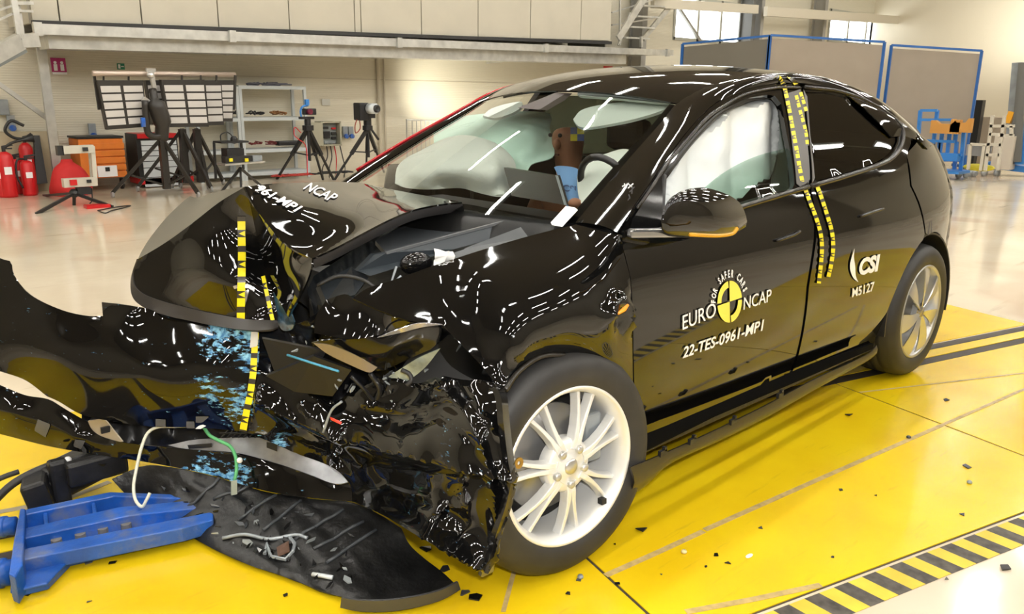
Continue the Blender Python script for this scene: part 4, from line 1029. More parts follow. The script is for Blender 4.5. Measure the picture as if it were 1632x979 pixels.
# loose sill trim hanging down
top = [(1003, 745), (1050, 726), (1130, 690), (1220, 646), (1300, 603), (1380, 566), (1396, 550)]; bot = [(1001, 784), (1025, 778), (1062, 740), (1150, 700), (1235, 657), (1310, 613), (1384, 572)]
def edge3(c, z0, z1, y0=-1.03, y1=-.95):
    n = len(c); return [PY(p[0], p[1], y0+(y1-y0)*k/(n-1)) for k, p in enumerate(c)]
A = rs3(crom(edge3(top, 0, 0), 5), 30); B = rs3(crom(edge3(bot, 0, 0, -1.00, -.925), 5), 30)
rows = [[a+(b-a)*t+np.array((0, -.02*math.sin(math.pi*t), 0)) for t in np.linspace(0, 1, 5)] for a, b in zip(A, B)]
V, F = grid_mesh(rows); sk = mesh('sill_trim', V, F, mat('trim_film_black', (.014, .012, .010), .28), CAR, thick=.008); sk['label'] = 'loose sill trim strip hanging along the side'
for (px, py) in ((1056, 722), (1103, 703), (1168, 672), (1243, 630)):
    p = PY(px, py, -1.02); mb = MB(); mb.box(p, (.035, .012, .02)); mb.box(p+np.array((.01, 0, .012)), (.012, .012, .015)); mb.build('clip', PLAST, sk)
# waist trim and window trims
def ribbon(pts, wpx, name, m, parent, lift=.006, r=None):
    c = [onside(*p, lift) for p in cr2(pts, 4)]; mb = MB(); mb.tube(c, r or .007, 6); return mb.build(name, m, parent, True)
ribbon([(1000, 371), (1060, 366), (1110, 352), (1169, 334), (1235, 314), (1288, 298)], 6, 'waist_trim', TRIM, fd, r=.011)
ribbon([(1292, 297), (1345, 282), (1401, 263), (1425, 249), (1438, 228), (1438, 206), (1425, 190)], 6, 'waist_trim', TRIM, rd, r=.011)
ribbon([(1016, 332), (1040, 297), (1062, 263), (1085, 235), (1108, 208), (1130, 185), (1155, 168), (1189, 150), (1238, 140), (1275, 140)], 6, 'window_trim', TRIM, fd, r=.006)
ribbon([(1282, 139), (1330, 144), (1370, 156), (1405, 174), (1430, 192)], 6, 'window_trim', TRIM, rd, r=.008)
# black B pillar covers
def side_poly(pts, lift, name, m, parent, step=.05, thick=.003):
    out = [np.array(xz(*p)) for p in pts]; out = resample(out+[out[0]], step)[:-1]; vs, fs = tri_region(out, [], step); v = [sidemap(x, z, lift) for x, z in vs]
    return mesh(name, v, orient(v, fs), m, parent, thick=thick)
side_poly([(1250, 150), (1275, 142), (1289, 290), (1268, 300), (1262, 240)], .004, 'pillar_cover', mat('pillar_satin', (.05, .043, .035), .3), fd)
side_poly([(1279, 143), (1284, 146), (1289, 210), (1294, 255), (1297, 291), (1293, 293)], .004, 'pillar_cover', bpy.data.materials['pillar_satin'], rd)
# seal round the open window (dark inner frame)
mb = MB(); c = [onside(*p, -.03) for p in cr2(win_f+[win_f[0]], 2)]; mb.tube(c, .018, 6); mb.build('window_seal', BLACKM, fd, True)
# door glass
def glass_poly(pts, inset, name, m, parent):
    out = [np.array(xz(*p)) for p in pts]; out = resample(out+[out[0]], .05)[:-1]; vs, fs = tri_region(out, [], .05); v = [sidemap(x, z, -inset) for x, z in vs]
    return mesh(name, v, orient(v, fs), m, parent)
glass_poly([(1115, 312)]+cr2([(1120, 306), (1150, 281), (1185, 260), (1220, 246), (1262, 236)], 4)+[(1266, 305), (1169, 336), (1100, 354), (1085, 345)], .012, 'window_pane', SIDEGL, fd)
glass_poly(win_r, .008, 'window_pane', TINT, rd)
side_poly([(1051, 277), (1052, 360), (1000, 372), (1003, 352), (1030, 312)], .006, 'mirror_triangle', GLOSSB, fd)
# dark tape/handle details: handle recess on the front door
ribbon([(1238, 384), (1262, 376), (1275, 369)], 3, 'door_handle', TRIM, fd, r=.006)
ribbon([(1372, 345), (1392, 338), (1408, 333)], 3, 'door_handle', TRIM, rd, r=.006)
# mirror
mr = None
V = []; F = []; n = 20
prof = [(1058, 352), (1061, 334), (1068, 318), (1080, 306), (1097, 302), (1120, 306), (1145, 315), (1163, 327), (1171, 340), (1176, 355), (1176, 366), (1168, 373), (1145, 377), (1110, 377), (1075, 374), (1060, 366)]
mc = PY(1118, 344, -1.10); P3 = [PY(x, y, -1.06) for x, y in prof]; P3 = rs3([np.array(p) for p in crom(P3+[P3[0]], 3)], 41)[:-1]
dirn = (CAM-mc); dirn /= np.linalg.norm(dirn)
rings = [(.97, .10), (1.0, .05), (.985, .0), (.93, -.042), (.82, -.075), (.66, -.098), (.48, -.112), (.30, -.120), (.12, -.124)]
c0_ = sum(P3)/len(P3)
for (s_, d_) in rings: V.append([c0_+(p-c0_)*s_+np.array((d_, d_*.25, 0)) for p in P3])
rows = [r+[r[0]] for r in V]
Vv, Ff = grid_mesh(rows); Ff.append(tuple((len(rows)-1)*41+k for k in range(40)))
mirr = mesh('side_mirror', Vv, Ff, PAINT, CAR)
mb = MB(); a = PY(1002, 372, -.93); b = PY(1092, 371, -1.0); mb.bar(V3(a), V3(b), .03, .028); mb.build('mirror_arm', mat('bright_trim', (.35, .35, .35), .15, metal=.8), mirr, bevel=.008)
mb = MB(); mb.bar(V3(PY(1062, 364, -1.0)), V3(PY(1100, 368, -1.04)), .06, .04); mb.build('mirror_foot', GLOSSB, mirr)
mb = MB(); pts = [PY(*q, -1.175) for q in ((1100, 374), (1140, 376), (1166, 373), (1175, 364))]; mb.tube(crom(pts, 4), .006, 6); mb.build('mirror_lamp', mat('amber_lens', (.5, .25, .01), .2), mirr, True)

# ---- wheels
def wheel(cx, cy, cz, toe, camber, cover, label):
    ax = Vector((0, -1, 0)); Rm = Matrix.Rotation(R(toe), 3, 'Z') @ Matrix.Rotation(R(camber), 3, 'X'); ax = Rm @ ax; ex = Rm @ Vector((1, 0, 0)); ez = Rm @ Vector((0, 0, 1)); c = Vector((cx, cy, cz))
    def W(r, t, h): return c+ex*(r*math.cos(t))+ez*(r*math.sin(t))+ax*h
    def lathe(prof, name, m, parent, n=96):
        rows = [[W(r, 2*math.pi*k/n, h) for k in range(n+1)] for r, h in prof]; V, F = grid_mesh(rows); return mesh(name, V, F, m, parent)
    root = mesh('wheel', [c], [], STEEL, CAR) if False else None
    ty = lathe([(.243, .0), (.252, .008), (.268, .014), (.30, .018), (.325, .010), (.340, -.004), (.350, -.022), (.355, -.05), (.356, -.07), (.3525, -.073), (.3525, -.080), (.356, -.083), (.357, -.12), (.3535, -.123), (.3535, -.131), (.357, -.134), (.357, -.165), (.3535, -.168), (.3535, -.176), (.356, -.179), (.353, -.215), (.345, -.235), (.325, -.25), (.28, -.255), (.243, -.24)], 'tyre', RUBBER, CAR)
    ty['label'] = label
    rim = lathe([(.250, -.005), (.252, .004), (.247, .010), (.240, .008), (.236, -.004), (.228, -.012), (.226, -.06), (.22, -.12), (.225, -.2), (.243, -.22)], 'rim', ALUP, CAR)
    if not cover:
        # five pairs of twisted spokes
        for k in range(7):
            for s_ in (-1, 1):
                A0 = R(68+k*360/7)
                mb = MB(); L = []
                st_ = [(.055, A0+R(8)*s_, .022, .012), (.085, A0+R(5.5)*s_, .024, .0105), (.12, A0+R(5.2)*s_, .020, .0085), (.16, A0+R(6.2)*s_, .014, .0072), (.20, A0+R(7.6)*s_, .007, .0070), (.232, A0+R(8.6)*s_, .000, .0085)]
                V_ = []
                for (r, t, h, hw) in st_:
                    tv = (ex*-math.sin(t)+ez*math.cos(t)); p = W(r, t, h-.022)
                    V_ += [p-tv*hw*1.25-ax*.034, p-tv*hw*.8+ax*.0, p+tv*hw*.8+ax*.0, p+tv*hw*1.25-ax*.034]
                F_ = []
                for i in range(len(st_)-1):
                    for j in range(4): j2 = (j+1) % 4; F_.append((i*4+j, i*4+j2, (i+1)*4+j2, (i+1)*4+j))
                F_ += [(0, 1, 2, 3), tuple(len(V_)-4+j for j in (3, 2, 1, 0))]
                mb.add(V_, F_); mb.build('spoke', ALUP, rim, False, bevel=.003)
        lathe([(.0, .004), (.030, .004), (.034, .0), (.060, -.002), (.076, -.004), (.084, -.012), (.086, -.05)], 'hub', ALUP, rim, 40)
        lathe([(0, .010), (.020, .010), (.026, .004), (.028, -.01)], 'hub_cap', ALU, rim, 24)
        for k in range(5):
            t = R(90+36+k*72); cc = W(.057, t, .0); mb = MB(); mb.lathe(cc, ax, [(.013, -.01), (.013, .008), (.009, .012), (0, .012)], 14); mb.build('wheel_nut', STEEL, rim, True)
        mb = MB(); mb.box(W(.222, R(-48), -.015), (.02, .02, .018), ex, ax, ez); mb.build('balance_weight', BLACKM, rim)
    else:
        lathe([(.0, .012), (.028, .012), (.032, .006), (.05, .004)], 'hub_cap', mat('cap_silver', (.35, .33, .3), .25, metal=.8), rim, 30)
        for k in range(7):
            t0 = R(90+k*360/7)
            st_ = [(.03, -12, 12, .006), (.07, -13, 12, .010), (.12, -15, 10, .012), (.17, -17, 9, .010), (.22, -18, 7, .004), (.238, -18.5, 6, -.002)]
            V_ = []; n_ = 5
            for (r, a0, a1, h) in st_:
                for j in range(n_):
                    u = j/(n_-1); V_.append(W(r, t0+R(a0+(a1-a0)*u), h+.012*(u-.5)))
            F_ = [(i*n_+j, i*n_+j+1, (i+1)*n_+j+1, (i+1)*n_+j) for i in range(len(st_)-1) for j in range(n_-1)]
            mesh('cover_blade', V_, F_, ALU, rim, thick=.006)
        lathe([(.236, .006), (.246, .013), (.250, .008)], 'cover_ring', mat('ring_grey', (.45, .45, .43), .3, metal=.6), rim)
    lathe([(0, -.10), (.17, -.10), (.172, -.105), (.172, -.12), (0, -.12)], 'brake_disc', mat('disc_steel', (.30, .30, .30), .3, metal=.7) if 'disc_steel' not in bpy.data.materials else bpy.data.materials['disc_steel'], CAR, 60)
    mb = MB(); t = R(15 if not cover else 160); cc = W(.150, t, -.10); mb.box(cc, (.07, .10, .16), ex, ax, ez); mb.build('brake_caliper', GREYM, CAR, bevel=.01)
    lathe([(0, -.14), (.225, -.14), (.225, -.141), (0, -.142)], 'wheel_backing', BLACKM, CAR, 40)
    return W
FW = wheel(.165, -.977, .357, -4.756, -2.61, False, 'front wheel tyre beside the crushed corner')
RW = wheel(2.89, -.935, .357, 0, 0, True, 'rear wheel tyre')
# far wheels (tyres only visible from elsewhere)
mb = MB(); mb.lathe((2.89, .93, .357), (0, 1, 0), [(.0, -.05), (.24, -.02), (.26, .0), (.32, .0), (.35, -.03), (.357, -.06), (.357, -.2), (.34, -.24), (.24, -.24)], 48); mb.build('tyre', RUBBER, CAR, True)
mb = MB(); mb.lathe((.02, .90, .357), (0, 1, 0), [(.0, -.05), (.24, -.02), (.26, .0), (.32, .0), (.35, -.03), (.357, -.06), (.357, -.2), (.34, -.24), (.24, -.24)], 48); mb.build('tyre', RUBBER, CAR, True)
# wheel arches liners and underbody
def liner(cx, y0, y1, r, a0=-10, a1=190):
    rows = [[np.array((cx+r*math.cos(R(a)), y, .365+r*math.sin(R(a)))) for a in np.linspace(a0, a1, 24)] for y in (y0, y1)]
    return grid_mesh(rows)
V, F = liner(2.89, -.93, -.5, .405); mesh('arch_liner', V, F, BLACKM, CAR, thick=.01)
V, F = liner(.20, -.90, -.5, .385, -25, 150); mesh('arch_liner', V, F, BLACKM, CAR, thick=.01)
mb = MB(); mb.box((1.55, 0, .26), (2.0, 1.72, .12)); mb.box((3.3, 0, .42), (.9, 1.2, .35)); mb.build('underbody', PLAST, CAR)
mb = MB(); mb.box((.95, 0, .62), (.16, 1.5, .66)); mb.build('bulkhead', DARKIN, CAR); MB().box((2.4, 0, .74), (.7, 1.45, .5)).box((3.2, 0, .85), (1.0, 1.15, .35)).build('boot_floor', DARKIN, CAR); MB().box((.50, .1, .52), (.7, .9, .4)).build('motor_block', DARKIN, CAR)
# ================================================================== CRUSHED FRONT
def nz(p, f): return noise.noise(Vector((p[0]*f, p[1]*f, p[2]*f)))
def ridged(p, f): return 1-abs(noise.noise(Vector((p[0]*f+3.1, p[1]*f, p[2]*f))))*2
def C(*pts, per=5): return crom(pts, per)
K = (390, 298, .05)
ridge1 = C(K, (350, 322, .13), (305, 357, .24), (262, 388, .36), (220, 413, .47))
sil = C(K, (365, 301, .16), (335, 309, .30), (312, 316, .42))+C((312, 316, .42), (303, 313, .47), (293, 320, .50))[1:]+C((293, 320, .50), (266, 346, .53), (240, 378, .54), (226, 400, .51), (220, 413, .47))[1:]
ridge2 = C(K, (402, 324, .0), (420, 350, -.07), (445, 380, -.16), (470, 399, -.24), (497, 412, -.32))
valley = C(K, (397, 320, .055), (404, 352, .07), (411, 385, .07), (419, 415, .045), (427, 442, -.01), (436, 466, -.05), (441, 492, -.07), (442, 512, -.10))
lipin = C((220, 413, .47), (213, 436, .49), (216, 456, .47), (232, 470, .42), (262, 481, .34), (300, 491, .23), (345, 501, .10), (395, 510, -.03), (442, 512, -.10))
smallw = lambda px, py, p: np.array((0, .003*nz(p, 6), 0))
frontw = lambda px, py, p: np.array((0, .012*nz(p, 3.6)+.002*nz(p, 9), 0))
HA = Surf([ridge1, sil[::-1]], [(300, 338, .37)], 6, noisef=smallw)
HB = Surf([ridge1, lipin, valley[::-1]], [(330, 420, .12), (380, 440, .01), (270, 440, .32)], 6, noisef=frontw)
rlow = C((497, 412, -.32), (495, 430, -.33), (486, 455, -.31), (472, 482, -.28), (459, 505, -.25))
rleft = C((459, 505, -.25), (447, 484, -.15), (436, 466, -.05))
vtop = [v for v in valley if v[1] <= 466.5]
HC = Surf([ridge2, rlow, rleft, np.array(vtop)[::-1]], [], 5, noisef=smallw)
back = C(K, (430, 293, .13), (480, 291, .24), (530, 290, .35), (572, 291, .48))
rear = C((572, 291, .48), (600, 297, .40), (645, 306, .24), (695, 315, .0), (736, 322, -.29))
near = C((736, 322, -.29), (705, 325, -.31), (660, 334, -.325), (618, 351, -.335), (570, 376, -.335), (530, 397, -.33), (497, 412, -.32))
hoodw = lambda px, py, p: np.array((0, 0, .007*nz(p, 3.0)+.0012*nz(p, 8)))
HD = Surf([back, rear, near, ridge2[::-1]], [(440, 322, -.03), (480, 335, -.10), (540, 345, -.15), (600, 330, -.10), (660, 322, -.12)], 6, noisef=hoodw)
hood = join_surfs('bonnet', [(v, orient(v, f)) for v, f in (HA.mesh(), HB.mesh(), HC.mesh(), HD.mesh())], PAINT, CAR, thick=.006)
# the grey rubber lip along the bonnet's front
liplow = C((220, 413, .47), (211, 440, .50), (210, 464, .49), (217, 480, .46), (236, 493, .40), (265, 503, .31), (305, 512, .20), (350, 521, .06), (395, 527, -.06), (430, 527, -.12), (444, 522, -.12))
LP_ = Surf([lipin, C((442, 512, -.10), (443, 518, -.11), (444, 522, -.12)), liplow[::-1]], [], 5)
v, f = LP_.mesh(); mesh('bonnet_lip', v, orient(v, f), mat('lip_satin', (.035, .031, .028), .38), hood, thick=.008)
# blue rubbed tongue
SCUFFS = [(tuple(PY(455, 505, -.16)), .12)]
tong = Surf([C((436, 466, -.05), (441, 492, -.07), (443, 515, -.08)), C((443, 515, -.08), (452, 527, -.12), (466, 525, -.18), (470, 513, -.22)), C((470, 513, -.22), (462, 494, -.20), (449, 474, -.12), (436, 466, -.05))], [(452, 500, -.11)], 4)
v, f = tong.mesh(); mesh('torn_tongue', v, orient(v, f), mat('blue_rubbed', (.02, .06, .10), .3, var=.9, vs=60, coat=.5), hood, thick=.004)
# raw underside of the bonnet along the near edge
mb = MB(); rows = [[PY(*p) for p in near], [PY(p[0]+2, p[1]+6, p[2]+.01) for p in near], [PY(p[0]+4, p[1]+16, p[2]+.05) for p in near]]
V, F = grid_mesh(rows); mesh('bonnet_underside', V, F, mat('underside_grey', (.10, .095, .095), .35, metal=.3), hood)

# ---- front wing (fender)
fe = [(987, 376), (997, 415), (1004, 445), (1007, 500), (1008, 560), (1009, 620), (1011, 700), (1006, 735)]
fe3 = [(x, y, onside(x, y)[1]) for x, y in fe]
wtop = C((562, 476, -.52), (585, 460, -.52), (625, 447, -.56), (690, 424, -.61), (760, 401, -.65), (830, 380, -.68), (880, 367, -.71), (918, 358, -.73))
wtop2 = C((918, 358, -.73), (950, 366, -.83), fe3[0])
wr = crom(fe3, 5)
arch = C(fe3[-1], (1004, 705, -.955), (998, 660, -.955), (986, 628, -.95), (965, 600, -.945), (938, 580, -.94), (905, 568, -.935), (870, 567, -.93), (845, 578, -.93), (822, 598, -.94), (806, 622, -.96))
wfront = C((806, 622, -.96), (790, 610, -.93))
wf2 = C((790, 610, -.93), (762, 576, -.87), (730, 543, -.80), (706, 517, -.74))
wf3 = C((706, 517, -.74), (655, 512, -.68), (610, 497, -.61), (562, 476, -.52))
def wingw(px, py, p):
    a = math.exp(-((px-985)/28)**2-((py-500)/30)**2); b = max(0, min(1, (760-px)/150)); c = math.exp(-((px-820)/60)**2-((py-590)/30)**2)
    return np.array((0, -.045*a*ridged(p, 9)+.003*nz(p, 4)*(.1+b)+.012*c*nz(p, 25), 0))
WG = Surf([wtop, wtop2, wr, arch, wfront, wf2, wf3], [(700, 468, -.68), (830, 450, -.86), (760, 440, -.77), (900, 430, -.90), (950, 470, -.965), (860, 510, -.955), (780, 510, -.86), (930, 545, -.978), (880, 545, -.972), (975, 575, -.982), (835, 560, -.962), (940, 400, -.88)], 7, noisef=wingw, reg=.01)
v, f = WG.mesh(); wing = mesh('front_wing', v, orient(v, f), PAINT, CAR, thick=.005, off=-1)
v, f = Surf([C((706, 517, -.74), (730, 543, -.80), (762, 576, -.87), (790, 610, -.93)), C((790, 610, -.93), (760, 608, -.82), (735, 598, -.74), (712, 575, -.67)), C((712, 575, -.67), (700, 555, -.64), (702, 535, -.68), (706, 517, -.74))], [], 5).mesh()
mesh('folded_edge', v, orient(v, f), PAINT, wing, thick=.004)
# arch edging and side lamp
mb = MB(); mb.tube([PY(p[0], p[1], p[2]-.006) for p in arch], .008, 6); mb.build('arch_edge', mat('edge_black', (.015, .012, .008), .3), wing, True)
mb = MB(); mb.tube([PY(985, 500, -1.0), PY(995, 493, -1.0), PY(1001, 486, -1.0)], [.004, .007, .004], 8); mb.build('side_lamp', mat('orange_lens', (.8, .22, .02), .2, emit=(1, .3, .02), es=.35), wing, True)

# ---- bumper skins
top = C((-45, 392, .98), (0, 412, .86), (16, 418, .82), (22, 440, .80), (48, 470, .73), (95, 493, .62), (135, 503, .53), (164, 504, .47))
top2 = C((164, 504, .47), (162, 482, .47)); top3 = C((162, 482, .47), (200, 486, .40), (236, 492, .37))
top4 = C((236, 492, .37), (265, 503, .33), (305, 512, .22), (350, 521, .09), (395, 527, -.03), (412, 529, -.05))
edge = C((412, 529, -.05), (413, 560, -.06), (408, 610, -.07), (402, 655, -.075), (397, 690, -.08))
bot = C((397, 690, -.08), (350, 684, .03), (290, 681, .15), (240, 680, .26), (180, 672, .39), (130, 661, .48), (95, 641, .56), (75, 632, .61))
wedge = C((75, 632, .61), (40, 606, .72), (0, 592, .80), (-45, 575, .92))
lf_ = C((-45, 575, .92), (-45, 480, .94), (-45, 392, .98))
def bumpw(px, py, p):
    a = max(0, min(1, (px-300)/110)); return np.array((0, .001*nz(p, 4)+.005*a*nz(p, 18), 0))
B1 = Surf([top, top2, top3, top4, edge, bot, wedge, lf_], [(90, 560, .545), (230, 590, .235), (340, 590, .015)], 8, noisef=bumpw, reg=.02)
slit = C((-45, 598, .90), (0, 614, .80), (40, 630, .71), (75, 636, .63), (100, 650, .58), (138, 672, .51))
op = C((138, 672, .51), (152, 690, .47), (180, 702, .41), (230, 710, .31), (300, 716, .19), (376, 724, .02), (440, 740, -.09), (490, 756, -.19), (530, 772, -.27), (560, 778, -.33))
op2 = C((560, 778, -.33), (562, 800, -.35)); low = C((562, 800, -.35), (490, 793, -.22), (420, 782, -.10), (330, 756, .09), (240, 738, .29), (150, 724, .46), (80, 712, .61), (0, 692, .78), (-45, 680, .88))
B3 = Surf([slit, op, op2, low, C((-45, 680, .88), (-45, 640, .88), (-45, 598, .90))], [(20, 655, .70), (120, 700, .50)], 6, noisef=lambda px, py, p: np.array((0, .008*nz(p, 9), 0)))
c1 = C((397, 690, -.08), (402, 655, -.075), (406, 620, -.07), (410, 590, -.065))
c2 = C((410, 590, -.065), (450, 600, -.13), (500, 625, -.25), (535, 640, -.33), (575, 615, -.43), (620, 600, -.53), (665, 612, -.63), (700, 600, -.72), (740, 606, -.82), (768, 606, -.88), (790, 612, -.93))
c3 = C((790, 612, -.93), (806, 628, -.98), (812, 680, -1.02), (818, 730, -1.04), (823, 765, -1.05), (815, 805, -1.055), (800, 850, -1.05), (788, 892, -1.04), (772, 912, -1.03))
c4 = C((772, 912, -1.04), (738, 897, -1.02), (700, 874, -.97), (655, 848, -.85), (605, 818, -.64), (562, 800, -.35))
c5 = C((562, 800, -.35), (560, 778, -.33), (545, 756, -.29), (515, 738, -.22), (470, 722, -.14), (435, 706, -.11), (397, 690, -.08))
def seg_d(x, y, a, b):
    vx, vy = b[0]-a[0], b[1]-a[1]; t = max(0, min(1, ((x-a[0])*vx+(y-a[1])*vy)/(vx*vx+vy*vy))); return math.hypot(x-a[0]-t*vx, y-a[1]-t*vy)
RIDGES = [([(412, 635), (450, 655), (500, 678), (535, 690), (640, 715), (740, 742), (812, 758)], .045, 14), ([(450, 700), (520, 722), (560, 742), (690, 757), (800, 772)], -.03, 9), ([(690, 600), (735, 650), (762, 700), (785, 790), (786, 880)], .03, 9), ([(745, 610), (768, 660), (800, 700), (806, 760)], .025, 6),
          ([(735, 765), (745, 830), (700, 868)], .025, 8), ([(745, 775), (715, 800), (690, 850)], -.02, 7), ([(480, 645), (545, 705), (600, 770), (650, 800)], .02, 8), ([(570, 790), (620, 800), (700, 805), (740, 800)], .03, 8), ([(640, 680), (700, 668), (750, 700)], -.02, 8), ([(600, 720), (650, 735), (690, 730)], -.015, 6), ([(580, 640), (640, 650), (720, 630)], .02, 7)]
def crumple(px, py, p):
    k = 0.3+.7*max(0, min(1, (px-480)/180)); r1 = ridged(p, 4.2); r2 = ridged(p*np.array((1, 1, .5)), 12.0); d = -.026*(r1-.3)-.005*(r2-.3)
    e = 0
    for (L_, am, sg) in RIDGES:
        dd = min(seg_d(px, py, L_[i], L_[i+1]) for i in range(len(L_)-1)); e += am*math.exp(-dd/sg)
    return np.array((d*.5*k-e*.5, d*k-e, .006*nz(p+7, 7)*k))
B2 = Surf([c1, c2, c3, c4, c5], [(470, 660, -.19), (530, 690, -.38), (600, 710, -.55), (640, 720, -.68), (540, 725, -.27), (620, 660, -.55), (700, 680, -.82), (620, 765, -.52), (700, 770, -.84), (760, 700, -.98), (770, 800, -1.01), (730, 850, -.95)], 5, noisef=crumple)
BLUES = [(350, 535, .07, .13), (395, 530, -.03, .15), (398, 570, -.04, .08), (390, 640, -.01, .13), (340, 620, .05, .10), (430, 570, -.08, .05), (410, 672, -.04, .08), (745, 720, -.9, .10), (690, 720, -.75, .06), (735, 860, -.85, .05), (330, 762, .1, .12), (375, 765, .0, .10), (440, 705, -.1, .06), (790, 780, -.95, .06), (640, 660, -.5, .05)]
SCUFFS = [(tuple(PY(a, b, c)-np.array((1.5, 0, 0))), r) for a, b, c, r in BLUES]
SCP = paint_scuffed()
bumper = join_surfs('front_bumper', [(v, orient(v, f)) for v, f in (B1.mesh(), B3.mesh())], SCP, CAR, thick=.004)
v, f = B2.mesh(); crush = mesh('crushed_bumper_corner', v, orient(v, f), SCP, bumper, thick=.003)
# upright flange beside the wheel with bolt tab
rows = [[PY(p[0], p[1], p[2]) for p in c3[2:-1]], [PY(p[0]-9, p[1]+1, p[2]-.02) for p in c3[2:-1]], [PY(p[0]-17, p[1]+3, p[2]+.0) for p in c3[2:-1]]]
V, F = grid_mesh(rows); mesh('bumper_flange', V, F, GLOSSB, bumper, thick=.004)
mb = MB(); c = PY(776, 903, -.95); mb.box(c, (.045, .02, .045), ez=(.2, 0, 1)); mb.box(c+np.array((0, -.012, 0)), (.025, .01, .025), ez=(.2, 0, 1)); mb.build('clip', mat('clip_steel', (.25, .25, .24), .25, metal=.9), bumper, bevel=.004)
mb = MB(); c = PY(826, 738, -1.0); mb.lathe(c, (0, -1, .1), [(.006, 0), (.016, 0), (.016, .004), (.006, .004)], 14); mb.build('bolt_tab', mat('brass_tab', (.35, .20, .03), .3, metal=.5), bumper)
# everything dark behind the torn skins
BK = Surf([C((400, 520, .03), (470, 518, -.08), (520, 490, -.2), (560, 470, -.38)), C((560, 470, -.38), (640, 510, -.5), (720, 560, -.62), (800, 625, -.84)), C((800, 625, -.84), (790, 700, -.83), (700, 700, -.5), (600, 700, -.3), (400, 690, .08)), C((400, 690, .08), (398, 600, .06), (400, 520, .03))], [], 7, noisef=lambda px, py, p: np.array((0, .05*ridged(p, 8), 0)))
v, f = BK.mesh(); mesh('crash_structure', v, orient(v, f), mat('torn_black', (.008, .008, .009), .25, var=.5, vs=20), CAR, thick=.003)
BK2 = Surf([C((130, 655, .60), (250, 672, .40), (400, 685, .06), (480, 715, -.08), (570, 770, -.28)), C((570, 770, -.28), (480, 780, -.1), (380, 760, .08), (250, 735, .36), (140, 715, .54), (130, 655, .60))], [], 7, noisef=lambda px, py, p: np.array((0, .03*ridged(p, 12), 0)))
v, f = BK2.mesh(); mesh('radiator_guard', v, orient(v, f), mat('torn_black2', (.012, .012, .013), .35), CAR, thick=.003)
# silver beam in the lower opening
bm_ = Surf([C((269, 710, .26), (307, 702, .20), (346, 699, .12), (390, 698, .04), (428, 699, -.04), (460, 711, -.10), (505, 727, -.18), (542, 746, -.25), (566, 766, -.31)), C((566, 766, -.31), (535, 772, -.27), (490, 755, -.18), (440, 738, -.08), (376, 722, .04), (299, 716, .20), (269, 710, .26))], [], 4)
v, f = bm_.mesh(); bo = mesh('lower_beam', v, orient(v, f), mat('beam_aluminium', (.38, .39, .41), .32, metal=.7, var=.3, vs=12), CAR, thick=.01); bo['label'] = 'silver beam in the lower bumper opening'
for (a, b, c_, d_) in (((298, 708, .19), (336, 705, .13), (336, 711, .13), (300, 714, .19)), ((424, 703, -.045), (440, 707, -.075), (440, 718, -.075), (424, 712, -.045))):
    mb = MB(); mb.poly([V3(PY(*q)) - Vector((.002, .012, 0)) for q in (a, b, c_, d_)], (0, .004, 0)); mb.build('slot', BLACKM, bo)
mb = MB()
for k in range(9):
    mb.bar(V3(PY(352+k*9, 698, .10-k*.018-.02)), V3(PY(366+k*8, 684, .10-k*.018-.02)), .004)
mb.bar(V3(PY(350, 691, .09)), V3(PY(440, 690, -.09)), .004); mb.build('grille_mesh', BLACKM, CAR)
g = Surf([C((141, 671, .50), (166, 669, .45), (180, 684, .42), (196, 704, .38)), C((196, 704, .38), (174, 704, .43), (158, 696, .46), (147, 684, .49), (141, 671, .50))], [], 4); v, f = g.mesh(); mesh('bare_bracket', v, orient(v, f), mat('bare_tan_metal', (.45, .38, .28), .4, metal=.3), CAR, thick=.006)
mb = MB(); mb.box(V3(PY(168, 685, .43)), (.03, .01, .022)); mb.build('bracket_slot', BLACKM, CAR)

# ---- headlamp
facet = Surf([C((521, 478, -.42), (550, 469, -.49), (563, 476, -.515)), C((563, 476, -.515), (610, 499, -.60), (655, 514, -.67)), C((655, 514, -.67), (628, 527, -.62), (600, 535, -.60), (558, 541, -.55), (501, 531, -.44)), C((501, 531, -.44), (504, 505, -.42), (521, 478, -.42))], [], 5)
v, f = facet.mesh(); mesh('torn_panel', v, orient(v, f), PAINT, CAR, thick=.004)
hl = Surf([C((556, 541, -.50), (603, 534, -.58), (645, 522, -.65), (690, 514, -.70), (704, 517, -.71)), C((704, 517, -.71), (701, 540, -.71), (688, 556, -.69)), C((688, 556, -.69), (650, 572, -.62), (615, 588, -.55), (590, 592, -.51)), C((590, 592, -.51), (560, 578, -.47), (525, 560, -.42), (497, 546, -.38)), C((497, 546, -.38), (525, 541, -.43), (556, 541, -.50))], [(620, 555, -.62)], 5, noisef=lambda px, py, p: np.array((0, .01*nz(p, 12), 0)))
v, f = hl.mesh(); hd = mesh('headlamp', v, orient(v, f), GLOSSB, CAR, thick=.004)
st1 = Surf([C((497, 546, -.40), (520, 548, -.44), (556, 561, -.49), (598, 584, -.55)), C((598, 584, -.55), (585, 592, -.53), (555, 580, -.48), (520, 563, -.43), (497, 546, -.40))], [], 4); v, f = st1.mesh(); mesh('reflector_strip', v+np.array((-.0, -.012, 0)), orient(v, f), mat('tan_reflector', (.22, .18, .13), .25, metal=.3), hd, thick=.003)
st2 = Surf([C((598, 537, -.60), (630, 524, -.66), (665, 514, -.70), (703, 516, -.73)), C((703, 516, -.73), (670, 520, -.70), (635, 529, -.66), (598, 537, -.60))], [], 3); v, f = st2.mesh(); mesh('white_edge', v+np.array((0, -.01, 0)), orient(v, f), mat('lamp_edge_silver', (.75, .74, .78), .15, metal=.8), hd, thick=.003)
